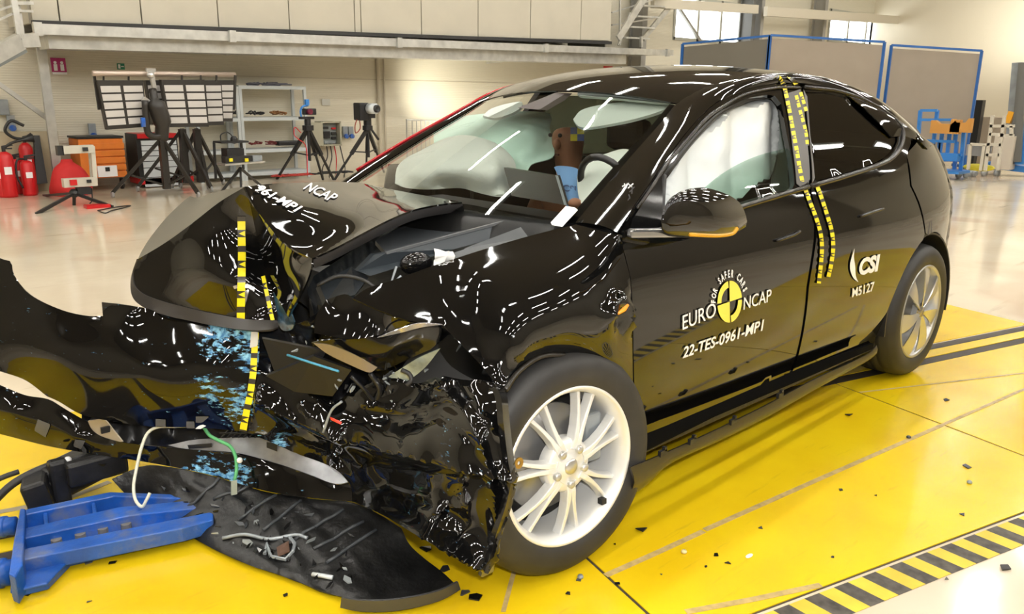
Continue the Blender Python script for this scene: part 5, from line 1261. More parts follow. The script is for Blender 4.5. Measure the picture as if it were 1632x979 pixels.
lens = Surf([C((590, 612, -.46), (625, 590, -.54), (660, 568, -.62), (695, 553, -.69)), C((695, 553, -.69), (668, 586, -.62), (630, 612, -.54), (598, 621, -.47), (590, 612, -.46))], [], 4); v, f = lens.mesh(); mesh('lens_fragment', v+np.array((0, -.02, 0)), orient(v, f), mat('milky_lens', (.22, .26, .24), .15, coat=.5, var=.4, vs=20), hd, thick=.004)
random.seed(11)
def jag(px, py, y, n, size, name, m, parent, cnt, sy=.5):
    for i in range(cnt):
        x_ = px[0]+(px[1]-px[0])*random.random(); q = py[0]+(py[1]-py[0])*random.random(); yy = y[0]+(y[1]-y[0])*((x_-px[0])/(px[1]-px[0]))
        c = V3(PY(x_, q, yy)); s_ = size*random.uniform(.5, 1.4); pts = []
        a_ = Vector((random.uniform(-1, 1), random.uniform(-.3, .3), random.uniform(-1, 1))).normalized(); b_ = a_.cross(Vector((random.uniform(-.3, .3), 1, random.uniform(-.3, .3)))).normalized()
        k = random.randint(3, 5)
        for j in range(k): t = 2*math.pi*j/k+random.uniform(-.3, .3); pts.append(c+a_*math.cos(t)*s_+b_*math.sin(t)*s_*random.uniform(.2, sy))
        MB().poly(pts, (0, .004, .002)).build(name, m, parent)
SIL = mat('torn_silver', (.4, .42, .42), .2, metal=.8); CLF = mat('clear_fragment', (.35, .38, .38), .08, coat=1, metal=.3)
jag((550, 700), (592, 640), (-.45, -.64), 4, .020, 'broken_bracket', PLAST, CAR, 22)
jag((530, 700), (590, 640), (-.44, -.66), 4, .010, 'bright_splinter', CLF, CAR, 12)
jag((470, 545), (515, 560), (-.22, -.42), 4, .014, 'bright_splinter', CLF, CAR, 6)
for pts, r_, m_ in (([(640, 590, -.62), (652, 596, -.64), (656, 606, -.65), (648, 614, -.64)], .007, RUBBER), ([(560, 600, -.48), (580, 620, -.5), (600, 640, -.5), (640, 636, -.56), (680, 625, -.62)], .006, PLAST), ([(545, 640, -.47), (528, 655, -.44), (515, 690, -.42)], .004, GREYM), ([(590, 595, -.52), (605, 620, -.53), (600, 640, -.5)], .008, PLAST), ([(730, 620, -.78), (738, 636, -.82), (752, 640, -.86), (770, 630, -.88), (788, 612, -.92)], .008, GREYM)):
    mb = MB(); mb.tube(crom([PY(*q) for q in pts], 5), r_, 7); mb.build('torn_bracket', m_, CAR, True)
mb = MB(); mb.poly([V3(PY(*q)) for q in ((527, 665, -.44), (545, 673, -.47), (543, 677, -.47), (528, 670, -.44))], (0, .004, 0)); mb.build('red_tab', mat('red_tab', (.7, .05, .03), .4), CAR)
jag((600, 800), (640, 780), (-.50, -.99), 4, .006, 'bright_splinter', CLF, bumper, 18)
mb = MB(); mb.sph(V3(PY(649, 684, -.60)), .012, 8, (1, .4, 1)); mb.build('white_chip', WHITE, bumper)
mb = MB(); mb.poly([V3(PY(*q)) for q in ((690, 765, -.76), (700, 771, -.78), (712, 776, -.80), (728, 775, -.84), (722, 783, -.83), (700, 776, -.79))], (0, .004, 0)); mb.build('teal_fragment', mat('teal_plastic', (.05, .40, .32), .3), bumper)
for q in (((482, 738), .0), ):
    pass
# dark bay side below the bonnet: crossed plastic pieces and torn parts left of the bumper corner
DB = [((418, 540, -.10), (520, 560, -.33), (505, 590, -.30), (440, 600, -.16)), ((425, 600, -.14), (500, 568, -.32), (560, 590, -.42), (530, 632, -.36), (470, 625, -.24))]
for q in DB: mb = MB(); mb.poly([V3(PY(*x)) for x in q], (.01, .02, 0)); mb.build('torn_plate', mat('torn_gloss', (.006, .006, .007), .45) if 'torn_gloss' not in bpy.data.materials else bpy.data.materials['torn_gloss'], CAR)
mb = MB(); mb.tube([PY(*q) for q in ((458, 566, -.26), (495, 578, -.36), (540, 592, -.45))], .004, 6); mb.build('blue_smear', mat('sky_paint', (.07, .32, .50), .5), CAR, True)

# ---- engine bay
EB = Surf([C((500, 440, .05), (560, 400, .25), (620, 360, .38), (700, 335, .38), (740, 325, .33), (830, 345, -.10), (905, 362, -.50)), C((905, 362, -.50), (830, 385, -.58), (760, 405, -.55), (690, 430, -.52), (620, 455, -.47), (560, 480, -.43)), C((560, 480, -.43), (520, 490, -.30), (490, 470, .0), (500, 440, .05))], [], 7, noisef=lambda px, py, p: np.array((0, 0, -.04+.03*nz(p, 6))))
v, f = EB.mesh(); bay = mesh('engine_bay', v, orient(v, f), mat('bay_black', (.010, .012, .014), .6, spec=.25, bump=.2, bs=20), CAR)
def slab(pts, d, name, m, parent, bevel=.0): mb = MB(); mb.poly([V3(PY(*q)) for q in pts], d); return mb.build(name, m, parent, bevel=bevel)
slab([(598, 384, -.20), (632, 364, -.12), (689, 347, -.12), (765, 356, -.32), (809, 352, -.47), (616, 403, -.38)], (0, 0, -.015), 'storage_cover', mat('cover_grey', (.035, .04, .045), .5), CAR)
slab([(616, 403, -.385), (809, 352, -.475), (808, 374, -.50), (725, 397, -.46), (640, 425, -.42), (590, 440, -.39), (570, 432, -.34), (596, 406, -.35)], (0, .02, 0), 'storage_wall', mat('wall_slate', (.028, .035, .042), .45), CAR)
slab([(616, 402, -.39), (808, 351, -.48), (809, 354.5, -.48), (617, 405.5, -.39)], (0, .01, 0), 'storage_rim', mat('rim_grey', (.12, .125, .13), .35), CAR)
slab([(740, 396, -.54), (830, 362, -.57), (842, 378, -.62), (745, 406, -.58)], (0, .01, -.02), 'side_tray', PLASTG, CAR)
slab([(700, 410, -.52), (745, 396, -.55), (748, 408, -.59), (700, 422, -.55)], (0, .01, -.03), 'tray_box', PLASTG, CAR)
slab([(508, 452, -.26), (560, 425, -.25), (588, 442, -.36), (566, 470, -.42), (520, 480, -.34)], (0, .02, -.02), 'front_tray', mat('tray_dark', (.02, .024, .028), .4, bump=.2, bs=15), CAR)
mb = MB(); mb.tube(crom([PY(*q) for q in ((505, 455, -.30), (540, 440, -.34), (575, 445, -.39), (600, 460, -.44))], 5), .006, 7); mb.build('hose', RUBBER, CAR, True)
mb = MB(); mb.sph(V3(PY(663, 420, -.46)), .045, 14, (1.3, .8, .8)); mb.build('reservoir', GLOSSB, CAR, True)
mb = MB(); mb.tube([PY(639, 440, -.47), PY(622, 455, -.47), PY(632, 425, -.46)], .004, 6); mb.build('strut_rod', GREYM, CAR)
w1 = V3(PY(706, 411, -.57)); mb = MB(); V = []
for k in range(18): t = 2*math.pi*k/18; rr_ = .036*(1+.25*math.sin(3*t+1)+.12*math.sin(7*t)); V.append(w1+Vector((math.cos(t)*rr_*1.1, .012*math.sin(4*t), math.sin(t)*rr_*.75)))
V.append(w1+Vector((0, -.02, .01))); mb.add(V, [(k, (k+1) % 18, 18) for k in range(18)]); mb.build('torn_foam', mat('white_foam', (.75, .75, .73), .8), CAR, True)
mb = MB(); mb.tube(crom([PY(*q) for q in ((830, 352, -.50), (842, 358, -.55), (853, 368, -.58), (858, 380, -.60))], 4), .012, 8); mb.sph(V3(PY(846, 372, -.58)), .018, 8); mb.build('bonnet_hinge', GLOSSB, CAR, True)
mb = MB(); mb.lathe(V3(PY(711, 350, -.15)), (0, 0, 1), [(.0, .0), (.024, 0), (.024, .01), (.012, .012), (.012, .005), (0, .005)], 20); mb.build('cap_ring', BLACKM, CAR, True)

# ---- torn undertray dragging on the floor
def fz(px, py, z=.02): return (px, py, float(PZ(px, py, z)[1]))
u1 = C((178, 764, .36), (215, 748, .34), (250, 742, .28), (330, 757, .10), (420, 784, -.08), (500, 796, -.22), (562, 802, -.34), (607, 822, -.46), (640, 843, -.56))
u2 = C((640, 843, -.56), (652, 868, -.60), (675, 890, -.66), (706, 914, -.74), fz(733, 939))
u3 = C(fz(733, 939), fz(705, 955), fz(665, 967), fz(620, 974), fz(575, 974), fz(543, 968))
u4 = C(fz(543, 968), fz(568, 956, .03))
u5 = C(fz(568, 956, .03), fz(520, 946, .02), fz(480, 930, .02), fz(440, 915, .02), fz(400, 902, .02), fz(350, 880, .02), fz(300, 853), fz(260, 827), fz(225, 805), fz(200, 787, .06), (178, 764, .36))
UT = Surf([u1, u2, u3, u4, u5], [], 6, noisef=lambda px, py, p: np.array((0, 0, .012*ridged(p*np.array((1, .35, 1)), 14)*min(1, max(0, (620-px)/120)))))
v, f = UT.mesh(); under = mesh('torn_undertray', v, orient(v, f), mat('undertray_plastic', (.009, .009, .009), .36, var=.5, vs=10, bump=.4, bs=30), CAR, thick=.004); under['label'] = 'torn black undertray dragging on the floor'
rows = [[PY(*p) for p in u3], [PY(p[0]*.97+.03*600, p[1]-12-6*math.sin(i*.1), fz(p[0], p[1]-12, .05)[2]) for i, p in enumerate(u3)]]
V, F = grid_mesh(rows); mesh('undertray_rim', V, F, mat('rim_dull', (.05, .05, .05), .4), under, thick=.006)
random.seed(5)
for i in range(70):
    px = random.uniform(230, 560); lo_ = 760+(px-230)*.20; hi_ = 812+(px-230)*.42; py = random.uniform(lo_+8, hi_)
    p = V3(UT.at(px, py, .012)); s_ = random.uniform(.006, .024); k = random.randint(3, 5); pts = []
    an = random.uniform(0, 3)
    for j in range(k): t = 2*math.pi*j/k+random.uniform(-.4, .4); u_ = math.cos(t)*s_; w_ = math.sin(t)*s_*random.uniform(.15, .5); pts.append(p+Vector((u_*math.cos(an)-w_*math.sin(an), u_*math.sin(an)*.8, w_*math.cos(an)+u_*.3*math.sin(an))))
    mb = MB(); mb.poly(pts, (0, 0, .003)); mb.build('plastic_splinter', (PLAST, PLASTG, PLAST, CLF, GLOSSB)[i % 5], under)
for a, b in (((500, 880), (580, 832)), ((470, 862), (548, 815)), ((520, 900), (600, 845)), ((420, 850), (480, 800)), ((380, 830), (440, 790)), ((340, 800), (400, 775)), ((300, 810), (350, 765))):
    L = [V3(UT.at(a[0]+(b[0]-a[0])*t, a[1]+(b[1]-a[1])*t, .006)) for t in np.linspace(0, 1, 6)]; mb = MB(); mb.tube(L, .006, 6); mb.build('tray_rib', PLASTG, under, True)
L = [V3(UT.at(x, y, .012)) for x, y in ((355, 862), (390, 856), (430, 862), (470, 855), (490, 862))]; mb = MB(); mb.tube(crom(L, 5), .006, 6); mb.build('torn_wire', GREYM, under, True)
p = [V3(UT.at(x, y, .012)) for x, y in ((422, 885), (425, 868), (432, 888), (455, 893), (467, 882), (470, 868), (462, 858))]; mb = MB(); mb.tube(p, .006, 6); mb.build('torn_clip', GREYM, under)
mb = MB(); mb.poly([V3(UT.at(x, y, .014)) for x, y in ((441, 875), (460, 865), (462, 885), (443, 888))], (0, 0, .003)); mb.build('brown_fragment', mat('brown_frag', (.10, .05, .03), .5), under)
mb = MB(); mb.tube([V3(UT.at(x, y, .012)) for x, y in ((498, 917), (515, 920), (530, 924))], .007, 6); mb.build('white_rod', WHITEM, under, True)

# ---- black wiring and brackets at the far front corner
lb_ = mesh('corner_bracket', *(lambda mb: (mb.v, mb.f))(MB().box(V3(PY(118, 752, .55)), (.20, .08, .13), (1, .2, .15), (-.2, 1, 0), (-.15, 0, 1)).box(V3(PY(62, 785, .50)), (.08, .12, .12), (1, -.3, .2), (.3, 1, 0), (-.2, 0, 1)).box(V3(PY(155, 745, .45)), (.20, .05, .09)).box(V3(PY(95, 770, .50)), (.06, .05, .18))), PLAST, CAR, False, bevel=.012)
jag((45, 175), (735, 795), (.58, .42), 4, .035, 'broken_bracket', PLAST, lb_, 12)
for pts, r_ in (([(-10, 800, .55), (20, 772, .55), (60, 750, .55), (110, 732, .55)], .014), ([(60, 790, .5), (75, 772, .5), (110, 768, .5), (112, 755, .5)], .010), ([(-5, 765, .6), (12, 758, .6), (30, 752, .6)], .010)):
    mb = MB(); mb.tube(crom([PY(*q) for q in pts], 5), r_, 8); mb.build('wiring_loom', RUBBER, CAR, True)
mb = MB(); mb.sph(V3(PY(108, 734, .50)), .014, 8); mb.build('white_plug', WHITE, CAR)
# cables on the bumper
def fcable(pts, r, m, name, label, parent=None):
    mb = MB(); mb.tube(crom([PY(*q) for q in pts], 6), r, 8); o = mb.build(name, m, CAR, True); o['label'] = label; return o
fcable([(300, 679, .17), (275, 680, .23), (252, 681, .27), (236, 690, .28), (226, 712, .27), (218, 745, .24), (213, 775, .20), (216, 797, .16), (226, 808, .13), (233, 798, .12), (239, 786, .12)], .0055, CABLEW, 'white_cable', 'white cable looping below the bumper')
fcable([(312, 678, .15), (324, 681, .12), (334, 694, .08), (350, 703, .04), (366, 711, .01), (375, 727, -.03), (377, 748, -.06), (374, 766, -.07)], .006, GREEN, 'green_cable', 'green sheathed wire ending in a connector')
slab([(369, 768, -.08), (378, 766, -.09), (378, 788, -.09), (369, 790, -.08)], (0, .006, 0), 'connector', mat('conn_clear', (.3, .35, .33), .15), CAR)
slab([(312, 684, .10), (326, 672, .08), (334, 666, .07), (330, 678, .07), (320, 684, .08)], (0, .004, 0), 'paper_flag', WHITE, CAR)
mb = MB(); mb.sph(V3(PY(382, 734, -.07)), .010, 8); mb.build('white_plug', WHITE, CAR)
def onb(S_): return lambda px, py, lift=.004: S_.at(px, py, lift)
def patch(name, S_, pts, m, parent, lift=.004):
    at = S_ if callable(S_) and not isinstance(S_, Surf) else onb(S_)
    vs, fs = tri_region(resample([np.array(p, float) for p in pts]+[np.array(pts[0], float)], 4)[:-1], [], 4); v = [at(x, y, lift) for x, y in vs]; return mesh(name, v, orient(v, fs), m, parent, False)
TG2 = mat('dark_grey_tape', (.10, .10, .10), .4)
patch('tape_patch', B1, [(297, 672), (310, 672), (310, 683), (297, 683)], TG2, bumper); patch('tape_patch', B1, [(248, 668), (264, 669), (264, 681), (248, 680)], TG2, bumper)
patch('tape_patch', B3, [(60, 668), (80, 676), (72, 697), (54, 686)], TG2, bumper); patch('tape_patch', B3, [(120, 701), (136, 703), (130, 717), (117, 712)], TG2, bumper)
patch('tape_patch', B1, [(312, 664), (334, 664), (322, 674), (312, 674)], TG2, bumper)

# ================================================================== MARKER TAPES AND LETTERING
def quadstrip(at, c, w_, lift):
    V = []
    n = len(c)
    for i, p in enumerate(c):
        d = np.array(c[min(i+1, n-1)][:2])-np.array(c[max(0, i-1)][:2]); d = d/np.linalg.norm(d); s_ = np.array((-d[1], d[0]))*w_/2
        V += [at(p[0]+s_[0], p[1]+s_[1], lift), at(p[0]-s_[0], p[1]-s_[1], lift)]
    return V, [(2*i, 2*i+1, 2*i+3, 2*i+2) for i in range(n-1)]
def marker(at, path, w_, parent, unit=None, base=True, phase=0.0, name='marker_tape'):
    c = [np.array(p[:2], float) for p in crom(path, 6)]; c = resample(c, 1.5); L = [0]
    for a, b in zip(c[:-1], c[1:]): L.append(L[-1]+np.linalg.norm(b-a))
    tot = L[-1]; A = np.array(c); P_ = lambda s: np.array((np.interp(s, L, A[:, 0]), np.interp(s, L, A[:, 1])))
    V, F = quadstrip(at, [P_(s) for s in np.linspace(0, tot, max(3, int(tot/4)))], w_, .003)
    bo = mesh(name, V, F, bpy.data.materials['tape_back'] if 'tape_back' in bpy.data.materials else mat('tape_back', (.035, .03, .024), .35), parent, True)
    u = unit or w_; s = -phase*u; mb = MB()
    while s < tot:
        for (a, b, kind) in ((0, 1.05, 's'), (1.15, 1.85, 'a'), (1.95, 3.0, 's')):
            a0, b0 = max(0, s+a*u), min(tot, s+b*u)
            if b0-a0 < .25*u: continue
            if kind == 's': v, f = quadstrip(at, [P_(t) for t in np.linspace(a0, b0, 4)], w_*.98, .005); mb.add(v, f)
            else:
                p, q = P_(a0), P_(b0); d = (q-p)/max(1e-6, np.linalg.norm(q-p)); n_ = np.array((-d[1], d[0]))
                mb.add([at(*(p+n_*w_*-.45), .005), at(*(q+n_*w_*-.45), .005), at(*((p+q)/2+n_*w_*.35), .005)], [(0, 1, 2)])
        s += 3.75*u
    mb.build('yellow_marks', YELTAPE, bo)
marker(onb(HB), [(384.5, 345), (384.5, 400), (384.5, 460), (385, 510)], 13, hood, 13, phase=-.6)
marker(onb(HC), [(402, 355), (409, 395), (418, 428), (428, 460)], 3.0, hood, 12)
marker(onb(HB), [(419, 440), (426, 470), (433, 500), (436, 511)], 6.5, hood, 11)
marker(onb(B1), [(407, 530), (405, 575), (400, 620), (392, 660), (387, 688)], 11, bumper, 11)
patch('white_tape', B1, [(400, 529), (411, 529), (411, 552), (398, 555)], mat('silver_tape', (.6, .6, .57), .35), bumper, .008)
def ons(px, py, lift=.004): return onside(px, py, lift+.001)
RT = TPS([(p[0], p[1]) for p in [proj(q) for q in Df[8:40]]], [q[1] for q in Df[8:40]])
def railat(px, py, lift=.004):
    # on the cant rail strip: closest ray point
    best = None; d = ray(px, py); d = d/np.linalg.norm(d)
    for r in RAILROWS:
        for p in r:
            v_ = p-CAM; t = v_ @ d; e = np.linalg.norm(v_-t*d)
            if best is None or e < best[0]: best = (e, t)
    return CAM+d*(best[1]-lift-.002)
RAILROWS = strip(GRf, Df, 60, 7, .018)[20:48]
marker(railat, [(1239, 121), (1245, 128), (1249, 135)], 7, CAR, 7)
marker(railat, [(1257, 120), (1264, 128), (1270, 135)], 7, CAR, 7)
marker(ons, [(1250, 137), (1256, 165), (1262, 197), (1269, 235), (1275, 270), (1279, 290)], 6.5, fd, 6.5)
marker(ons, [(1269, 152), (1273, 168), (1277, 183), (1282, 200), (1285, 214), (1287, 232)], 5.5, rd, 6.5)
marker(ons, [(1276, 147), (1281, 163), (1285, 177)], 5.5, rd, 6.5)
marker(ons, [(1283, 300), (1291, 322), (1300, 345), (1307, 368), (1310, 390), (1309, 415), (1305, 452)], 6.5, rd, 6.8)
marker(ons, [(1303, 298), (1311, 320), (1319, 345), (1326, 370), (1328, 395), (1325, 420), (1320, 443)], 6.5, rd, 6.8)
# lettering on the doors
text_on('lettering', 'EURO', ons, (1088, 526), (1141, 504), (1088, 503), WHITE, fd, bold=.004)
text_on('lettering', 'NCAP', ons, (1185, 494), (1229, 480), (1186, 474), WHITE, fd, bold=.004)
text_on('lettering', '22-TES-0961-MP1', ons, (1088, 571), (1217, 526), (1089, 554), WHITE, fd, bold=.02, shear=.15)
# circle emblem: yellow ring segments
ec_ = np.array((1163.0, 481.0)); ax_, ay_ = np.array((19.5, -5.0)), np.array((-1.5, -33.0))
def em(r, t): return ec_+ax_*r*math.cos(t)+ay_*r*math.sin(t)
mb = MB()
def wedge_(r0, r1, a0, a1):
    n_ = 14; V = []
    for k in range(n_+1): t = R(a0+(a1-a0)*k/n_); V += [ons(*em(r0, t), .004), ons(*em(r1, t), .004)]
    mb.add(V, [(2*k, 2*k+1, 2*k+3, 2*k+2) for k in range(n_)])
wedge_(.02, 1, 3, 87); wedge_(.02, 1, 183, 267); wedge_(.68, 1, 93, 177); wedge_(.68, 1, 273, 357)
mb.build('emblem', mat('emblem_yellow', (.85, .72, .10), .4), fd)
word = 'FOR SAFER CARS'; N_ = len(word)
for i, ch in enumerate(word):
    if ch == ' ': continue
    t = R(171-i*(171-17)/(N_-1)); c0 = em(1.17, t); tt = em(1.17, t-.11)-em(1.17, t+.11); nn = em(1.52, t)-em(1.17, t)
    v, f = text_mesh(ch, 0, .03); wd_ = (v[:, 0].max()-v[:, 0].min()); mid = (v[:, 0].max()+v[:, 0].min())/2; V = [ons(*(c0+tt*((a-mid)*1.15)+nn*(b/.70)), .004) for a, b in v]; mesh('lettering', V, f, WHITE, fd, False)
# swoosh emblem and initials on the rear door
text_on('lettering', 'CSI', ons, (1369, 438), (1402, 430), (1370, 414), WHITE, rd, bold=.05, shear=.2)
text_on('lettering', 'M5127', ons, (1358, 474), (1393, 463), (1359, 460), WHITE, rd, bold=.02)
sw = crom([(1362, 396), (1356, 415), (1355, 430), (1360, 443), (1368, 450)], 4); sw2 = crom([(1368, 450), (1364, 440), (1363, 425), (1361, 410), (1362, 396)], 4)
vs, fs = tri_region(resample([np.array(p) for p in sw+sw2[1:]], 2.0)[:-1], [], 2.5); V = [ons(x, y, .004) for x, y in vs]; mesh('swoosh', V, orient(V, fs), WHITE, rd, False)
# lettering on the bonnet
def onh(px, py, lift=.004): return HD.at(px, py, .016)
text_on('lettering', '961-MP1', onh, (404, 302), (470, 337), (417, 294), WHITE, hood, bold=.03)
text_on('lettering', 'NCAP', onh, (483, 301), (528, 322), (496, 291.5), WHITE, hood, bold=.02)
# badge on the bonnet nose: T-shaped mark
bm = MB()
for q in ([(371, 456), (384, 452), (397, 453), (407, 460), (405, 465), (396, 459), (384, 458), (373, 461)], [(390, 463), (397, 462), (394, 478), (391, 488)]):
    vs, fs = tri_region(resample([np.array(p, float) for p in q]+[np.array(q[0], float)], 2)[:-1], [], 3); bm.add([HB.at(x, y, .003) for x, y in vs], fs)
bm.build('badge', mat('badge_chrome', (.6, .6, .6), .2, metal=.9), hood)
# small crosses on the pillar and the white card at the screen corner
for q in (((995, 293), (998, 300)), ((992, 297), (997, 295)), ((1001, 293), (1009, 300)), ((1009, 293), (1001, 300))):
    a, b = [V3(PY(x, y, -.80)) for x, y in q]; mb = MB(); mb.bar(a, b, .003); mb.build('pillar_mark', WHITE, CAR)
def wsat(px, py, lift=.004):
    c = WROWS[0][0]; n_ = np.cross(WROWS[4][1]-WROWS[0][1], WROWS[0][7]-WROWS[0][1]); n_ /= np.linalg.norm(n_); d = ray(px, py); t = ((WROWS[0][1]-CAM) @ n_)/(d @ n_); p = CAM+d*t; v_ = CAM-p; return p+v_/np.linalg.norm(v_)*lift
card = [(902, 329), (916, 331), (921, 335), (896, 362), (880, 359), (878, 355)]
mb = MB(); mb.poly([V3(wsat(x, y, .012)) for x, y in card], (-.001, 0, .001)); mb.build('paper_card', WHITE, CAR)

rows = [[mir(sidemap(x, z)) for x in np.linspace(.05, .8, 12)] for z in (.62, .72, .82, .88)]
V, F = grid_mesh(rows); mesh('far_wing', V, F, PAINT, CAR, thick=.01)
# ================================================================== CABIN
def GLm(px, py, d):
    p = wsat(px, py, 0); v = p-CAM; v = v/np.linalg.norm(v); return p+v*d
def gsurf(name, pts, ctrl, m, parent, step=6, nf=None, mapper=GLm, thick=0.0, closed=True):
    c = crom(list(pts)+[pts[0]], 5) if closed else None
    S_ = Surf([c], ctrl, step, mapper=mapper, noisef=nf); v, f = S_.mesh(); return mesh(name, v, orient(v, f), m, parent, thick=thick)
puff = lambda a, fq: (lambda px, py, p: np.array((0, a*nz(p, fq)+a*.4*nz(p, fq*2.3), 0)))
mb = MB(); mb.box((.78, 0, .84), (.5, 1.36, .20)); mb.build('dashboard', DARKIN, CAR, bevel=.04)
gsurf('passenger_airbag', [(630, 293, .42), (633, 268, .42), (648, 252, .42), (670, 241, .44), (707, 222, .48), (744, 216, .50), (788, 228, .50), (815, 250, .48), (822, 272, .45), (812, 300, .40), (800, 314, .36), (766, 308, .36), (738, 300, .36), (715, 300, .36), (690, 302, .36), (650, 300, .38)], [(700, 262, .20), (745, 255, .20), (780, 265, .22), (660, 272, .28)], AIRBAG, CAR, nf=lambda px, py, p: np.array((0, .030*nz(p, 5)-.022*ridged(p, 7)-.006*ridged(p, 21), 0)), thick=.004)
gsurf('far_curtain_airbag', [(690, 205, .75), (715, 192, .75), (750, 184, .75), (800, 180, .72), (850, 178, .72), (878, 184, .70), (876, 205, .68), (883, 235, .66), (880, 252, .62), (848, 262, .60), (838, 276, .58), (815, 280, .62), (760, 270, .75), (700, 250, .80)], [(850, 220, .56), (790, 215, .62), (740, 215, .68)], AIRBAGM, CAR, nf=puff(.02, 5), thick=.004)
gsurf('sun_visor', [(770, 186, .16), (782, 176, .16), (805, 168, .15), (832, 164, .14), (830, 174, .15), (812, 184, .16), (790, 190, .17)], [], HEADL, CAR, 4, thick=.012)
vs_ = gsurf('sun_visor', [(914, 192, .14), (928, 177, .13), (964, 168, .12), (1015, 163, .11), (1064, 160, .10), (1072, 165, .10), (1056, 178, .11), (1015, 191, .12), (983, 198, .13), (940, 205, .15), (922, 203, .15)], [], mat('visor_pale', (.66, .74, .68), .7), CAR, 5, thick=.012)
gsurf('header_trim', [(922, 147, .05), (970, 147, .05), (1020, 152, .05), (1074, 160, .05), (1064, 166, .06), (1010, 161, .06), (960, 157, .06), (924, 154, .06)], [], bpy.data.materials['visor_pale'], CAR, 4, thick=.01)
mb = MB(); mb.poly([V3(GLm(x, y, .05)) for x, y in ((825, 172), (887, 147), (912, 149), (900, 160), (872, 176))], (.01, .01, 0)); mb.build('mirror_mount', mat('mount_brown', (.06, .045, .04), .5), CAR)
mb = MB(); mb.poly([V3(GLm(x, y, .24)) for x, y in ((803, 267), (887, 280), (901, 327), (815, 312))], (.02, 0, 0)); mb.build('centre_screen', mat('screen_grey', (.045, .04, .035), .25), CAR)
mb = MB(); mb.poly([V3(GLm(x, y, .235)) for x, y in ((885, 279.5), (888, 280), (902, 327), (899, 326.6))], (.005, 0, 0)); mb.build('screen_edge', GREYM, CAR)
gsurf('driver_airbag', [(920, 283, .26), (927, 268, .28), (940, 256, .30), (965, 246, .32), (995, 238, .32), (1012, 248, .30), (1000, 275, .26), (975, 300, .22), (950, 322, .20), (930, 328, .20), (922, 310, .22)], [(960, 275, .16), (945, 290, .15)], AIRBAG, CAR, nf=puff(.02, 8), thick=.004)
# steering wheel
sc = V3(GLm(966, 300, .24)); mb = MB(); pts = []
for k in range(25):
    t = 2*math.pi*k/24; pts.append(sc+Vector((-.05*math.sin(t), .12*math.cos(t), .115*math.sin(t))))
mb.tube(pts, .013, 8, cap=False); mb.build('steering_wheel', BLACKM, CAR, True)
# seats
def seat(y, lab):
    mb = MB(); mb.poly([(1.25, y-.25, .50), (1.75, y-.25, .45), (1.78, y-.25, .58), (1.25, y-.25, .62)], (0, .5, 0)); so = mb.build('seat', mat('seat_'+lab, (.02, .018, .017), .6), CAR, bevel=.03)
    mb = MB(); mb.poly([(1.70, y-.24, .50), (1.84, y-.24, .50), (2.06, y-.22, 1.12), (1.95, y-.22, 1.14)], (0, .46, 0)); mb.build('backrest', mat('back_'+lab, (.02, .018, .017), .6), so, bevel=.04)
    mb = MB(); mb.box((2.03, y, 1.24), (.10, .27, .17)); mb.build('headrest', mat('head_'+lab, (.02, .018, .017), .6), so, bevel=.04)
seat(-.38, 'a'); seat(.38, 'b')
mb = MB(); mb.poly([(2.45, -.62, .55), (2.62, -.62, .55), (2.80, -.60, 1.12), (2.68, -.60, 1.12)], (0, 1.22, 0)); mb.build('rear_bench', DARKIN, CAR, bevel=.03)
mb = MB(); mb.box((2.2, .78, .92), (1.9, .03, .35)); mb.build('far_door_card', DARKIN, CAR)
mb = MB(); mb.box((1.35, -.80, .80), (1.6, .04, .42)); mb.build('near_door_card', DARKIN, CAR)
# near curtain airbag filling the front door window
def curtw(px, py, p): return np.array((0, -.045*abs(math.sin((px-1098)/66*math.pi))+.012*nz(p, 7)+.005*nz(p, 19), 0))
c_ = [(1048, 284, -.66), (1060, 262, -.66), (1085, 235, -.65), (1120, 203, -.63), (1150, 180, -.61), (1190, 165, -.60), (1222, 159, -.60), (1236, 170, -.61), (1241, 195, -.62), (1241, 225, -.64), (1234, 262, -.66), (1226, 284, -.68), (1212, 291, -.68), (1205, 288, -.68), (1190, 300, -.69), (1172, 322, -.70), (1160, 336, -.70), (1130, 350, -.70), (1090, 368, -.70), (1048, 372, -.70)]
S_ = Surf([crom(c_+[c_[0]], 5)], [], 5, noisef=curtw); v, f = S_.mesh(); mesh('near_curtain_airbag', v, orient(v, f), CURT, CAR, thick=.004)
gsurf('pillar_lining', [(1238, 175, -.58), (1247, 185, -.58), (1252, 230, -.60), (1254, 275, -.62), (1254, 305, -.64), (1238, 310, -.64), (1230, 290, -.64), (1240, 240, -.60)], [], mat('lining_pale', (.60, .66, .62), .8), CAR, 5, mapper=PY, thick=.01)

# ---- crash test dummy sitting behind the wheel
DM = empty('crash_test_dummy', (1.45, -.05, .55), 'crash test dummy with tan face and blue shirt seated in the car behind the windscreen', 'crash test dummy')
def skinned(name, nodes, edges, m, parent):
    me = bpy.data.meshes.new(name); off = OFF[parent.name]
    me.from_pydata([tuple(Vector(p)-off) for p, r in nodes], edges, []); me.materials.append(m)
    o = bpy.data.objects.new(name, me); COL.objects.link(o); o.parent = parent; OFF[o.name] = Vector(off)
    md = o.modifiers.new('skin', 'SKIN'); md.use_smooth_shade = True
    for i, (p, r) in enumerate(nodes): me.skin_vertices[0].data[i].radius = (r, r) if not isinstance(r, tuple) else r
    me.skin_vertices[0].data[0].use_root = True
    s2 = o.modifiers.new('sub', 'SUBSURF'); s2.levels = 1; s2.render_levels = 2
    return o
hc = V3(GLm(893, 226, .62)); tc2 = V3(GLm(906, 290, .40))
dx = Vector((0, 0, 0))
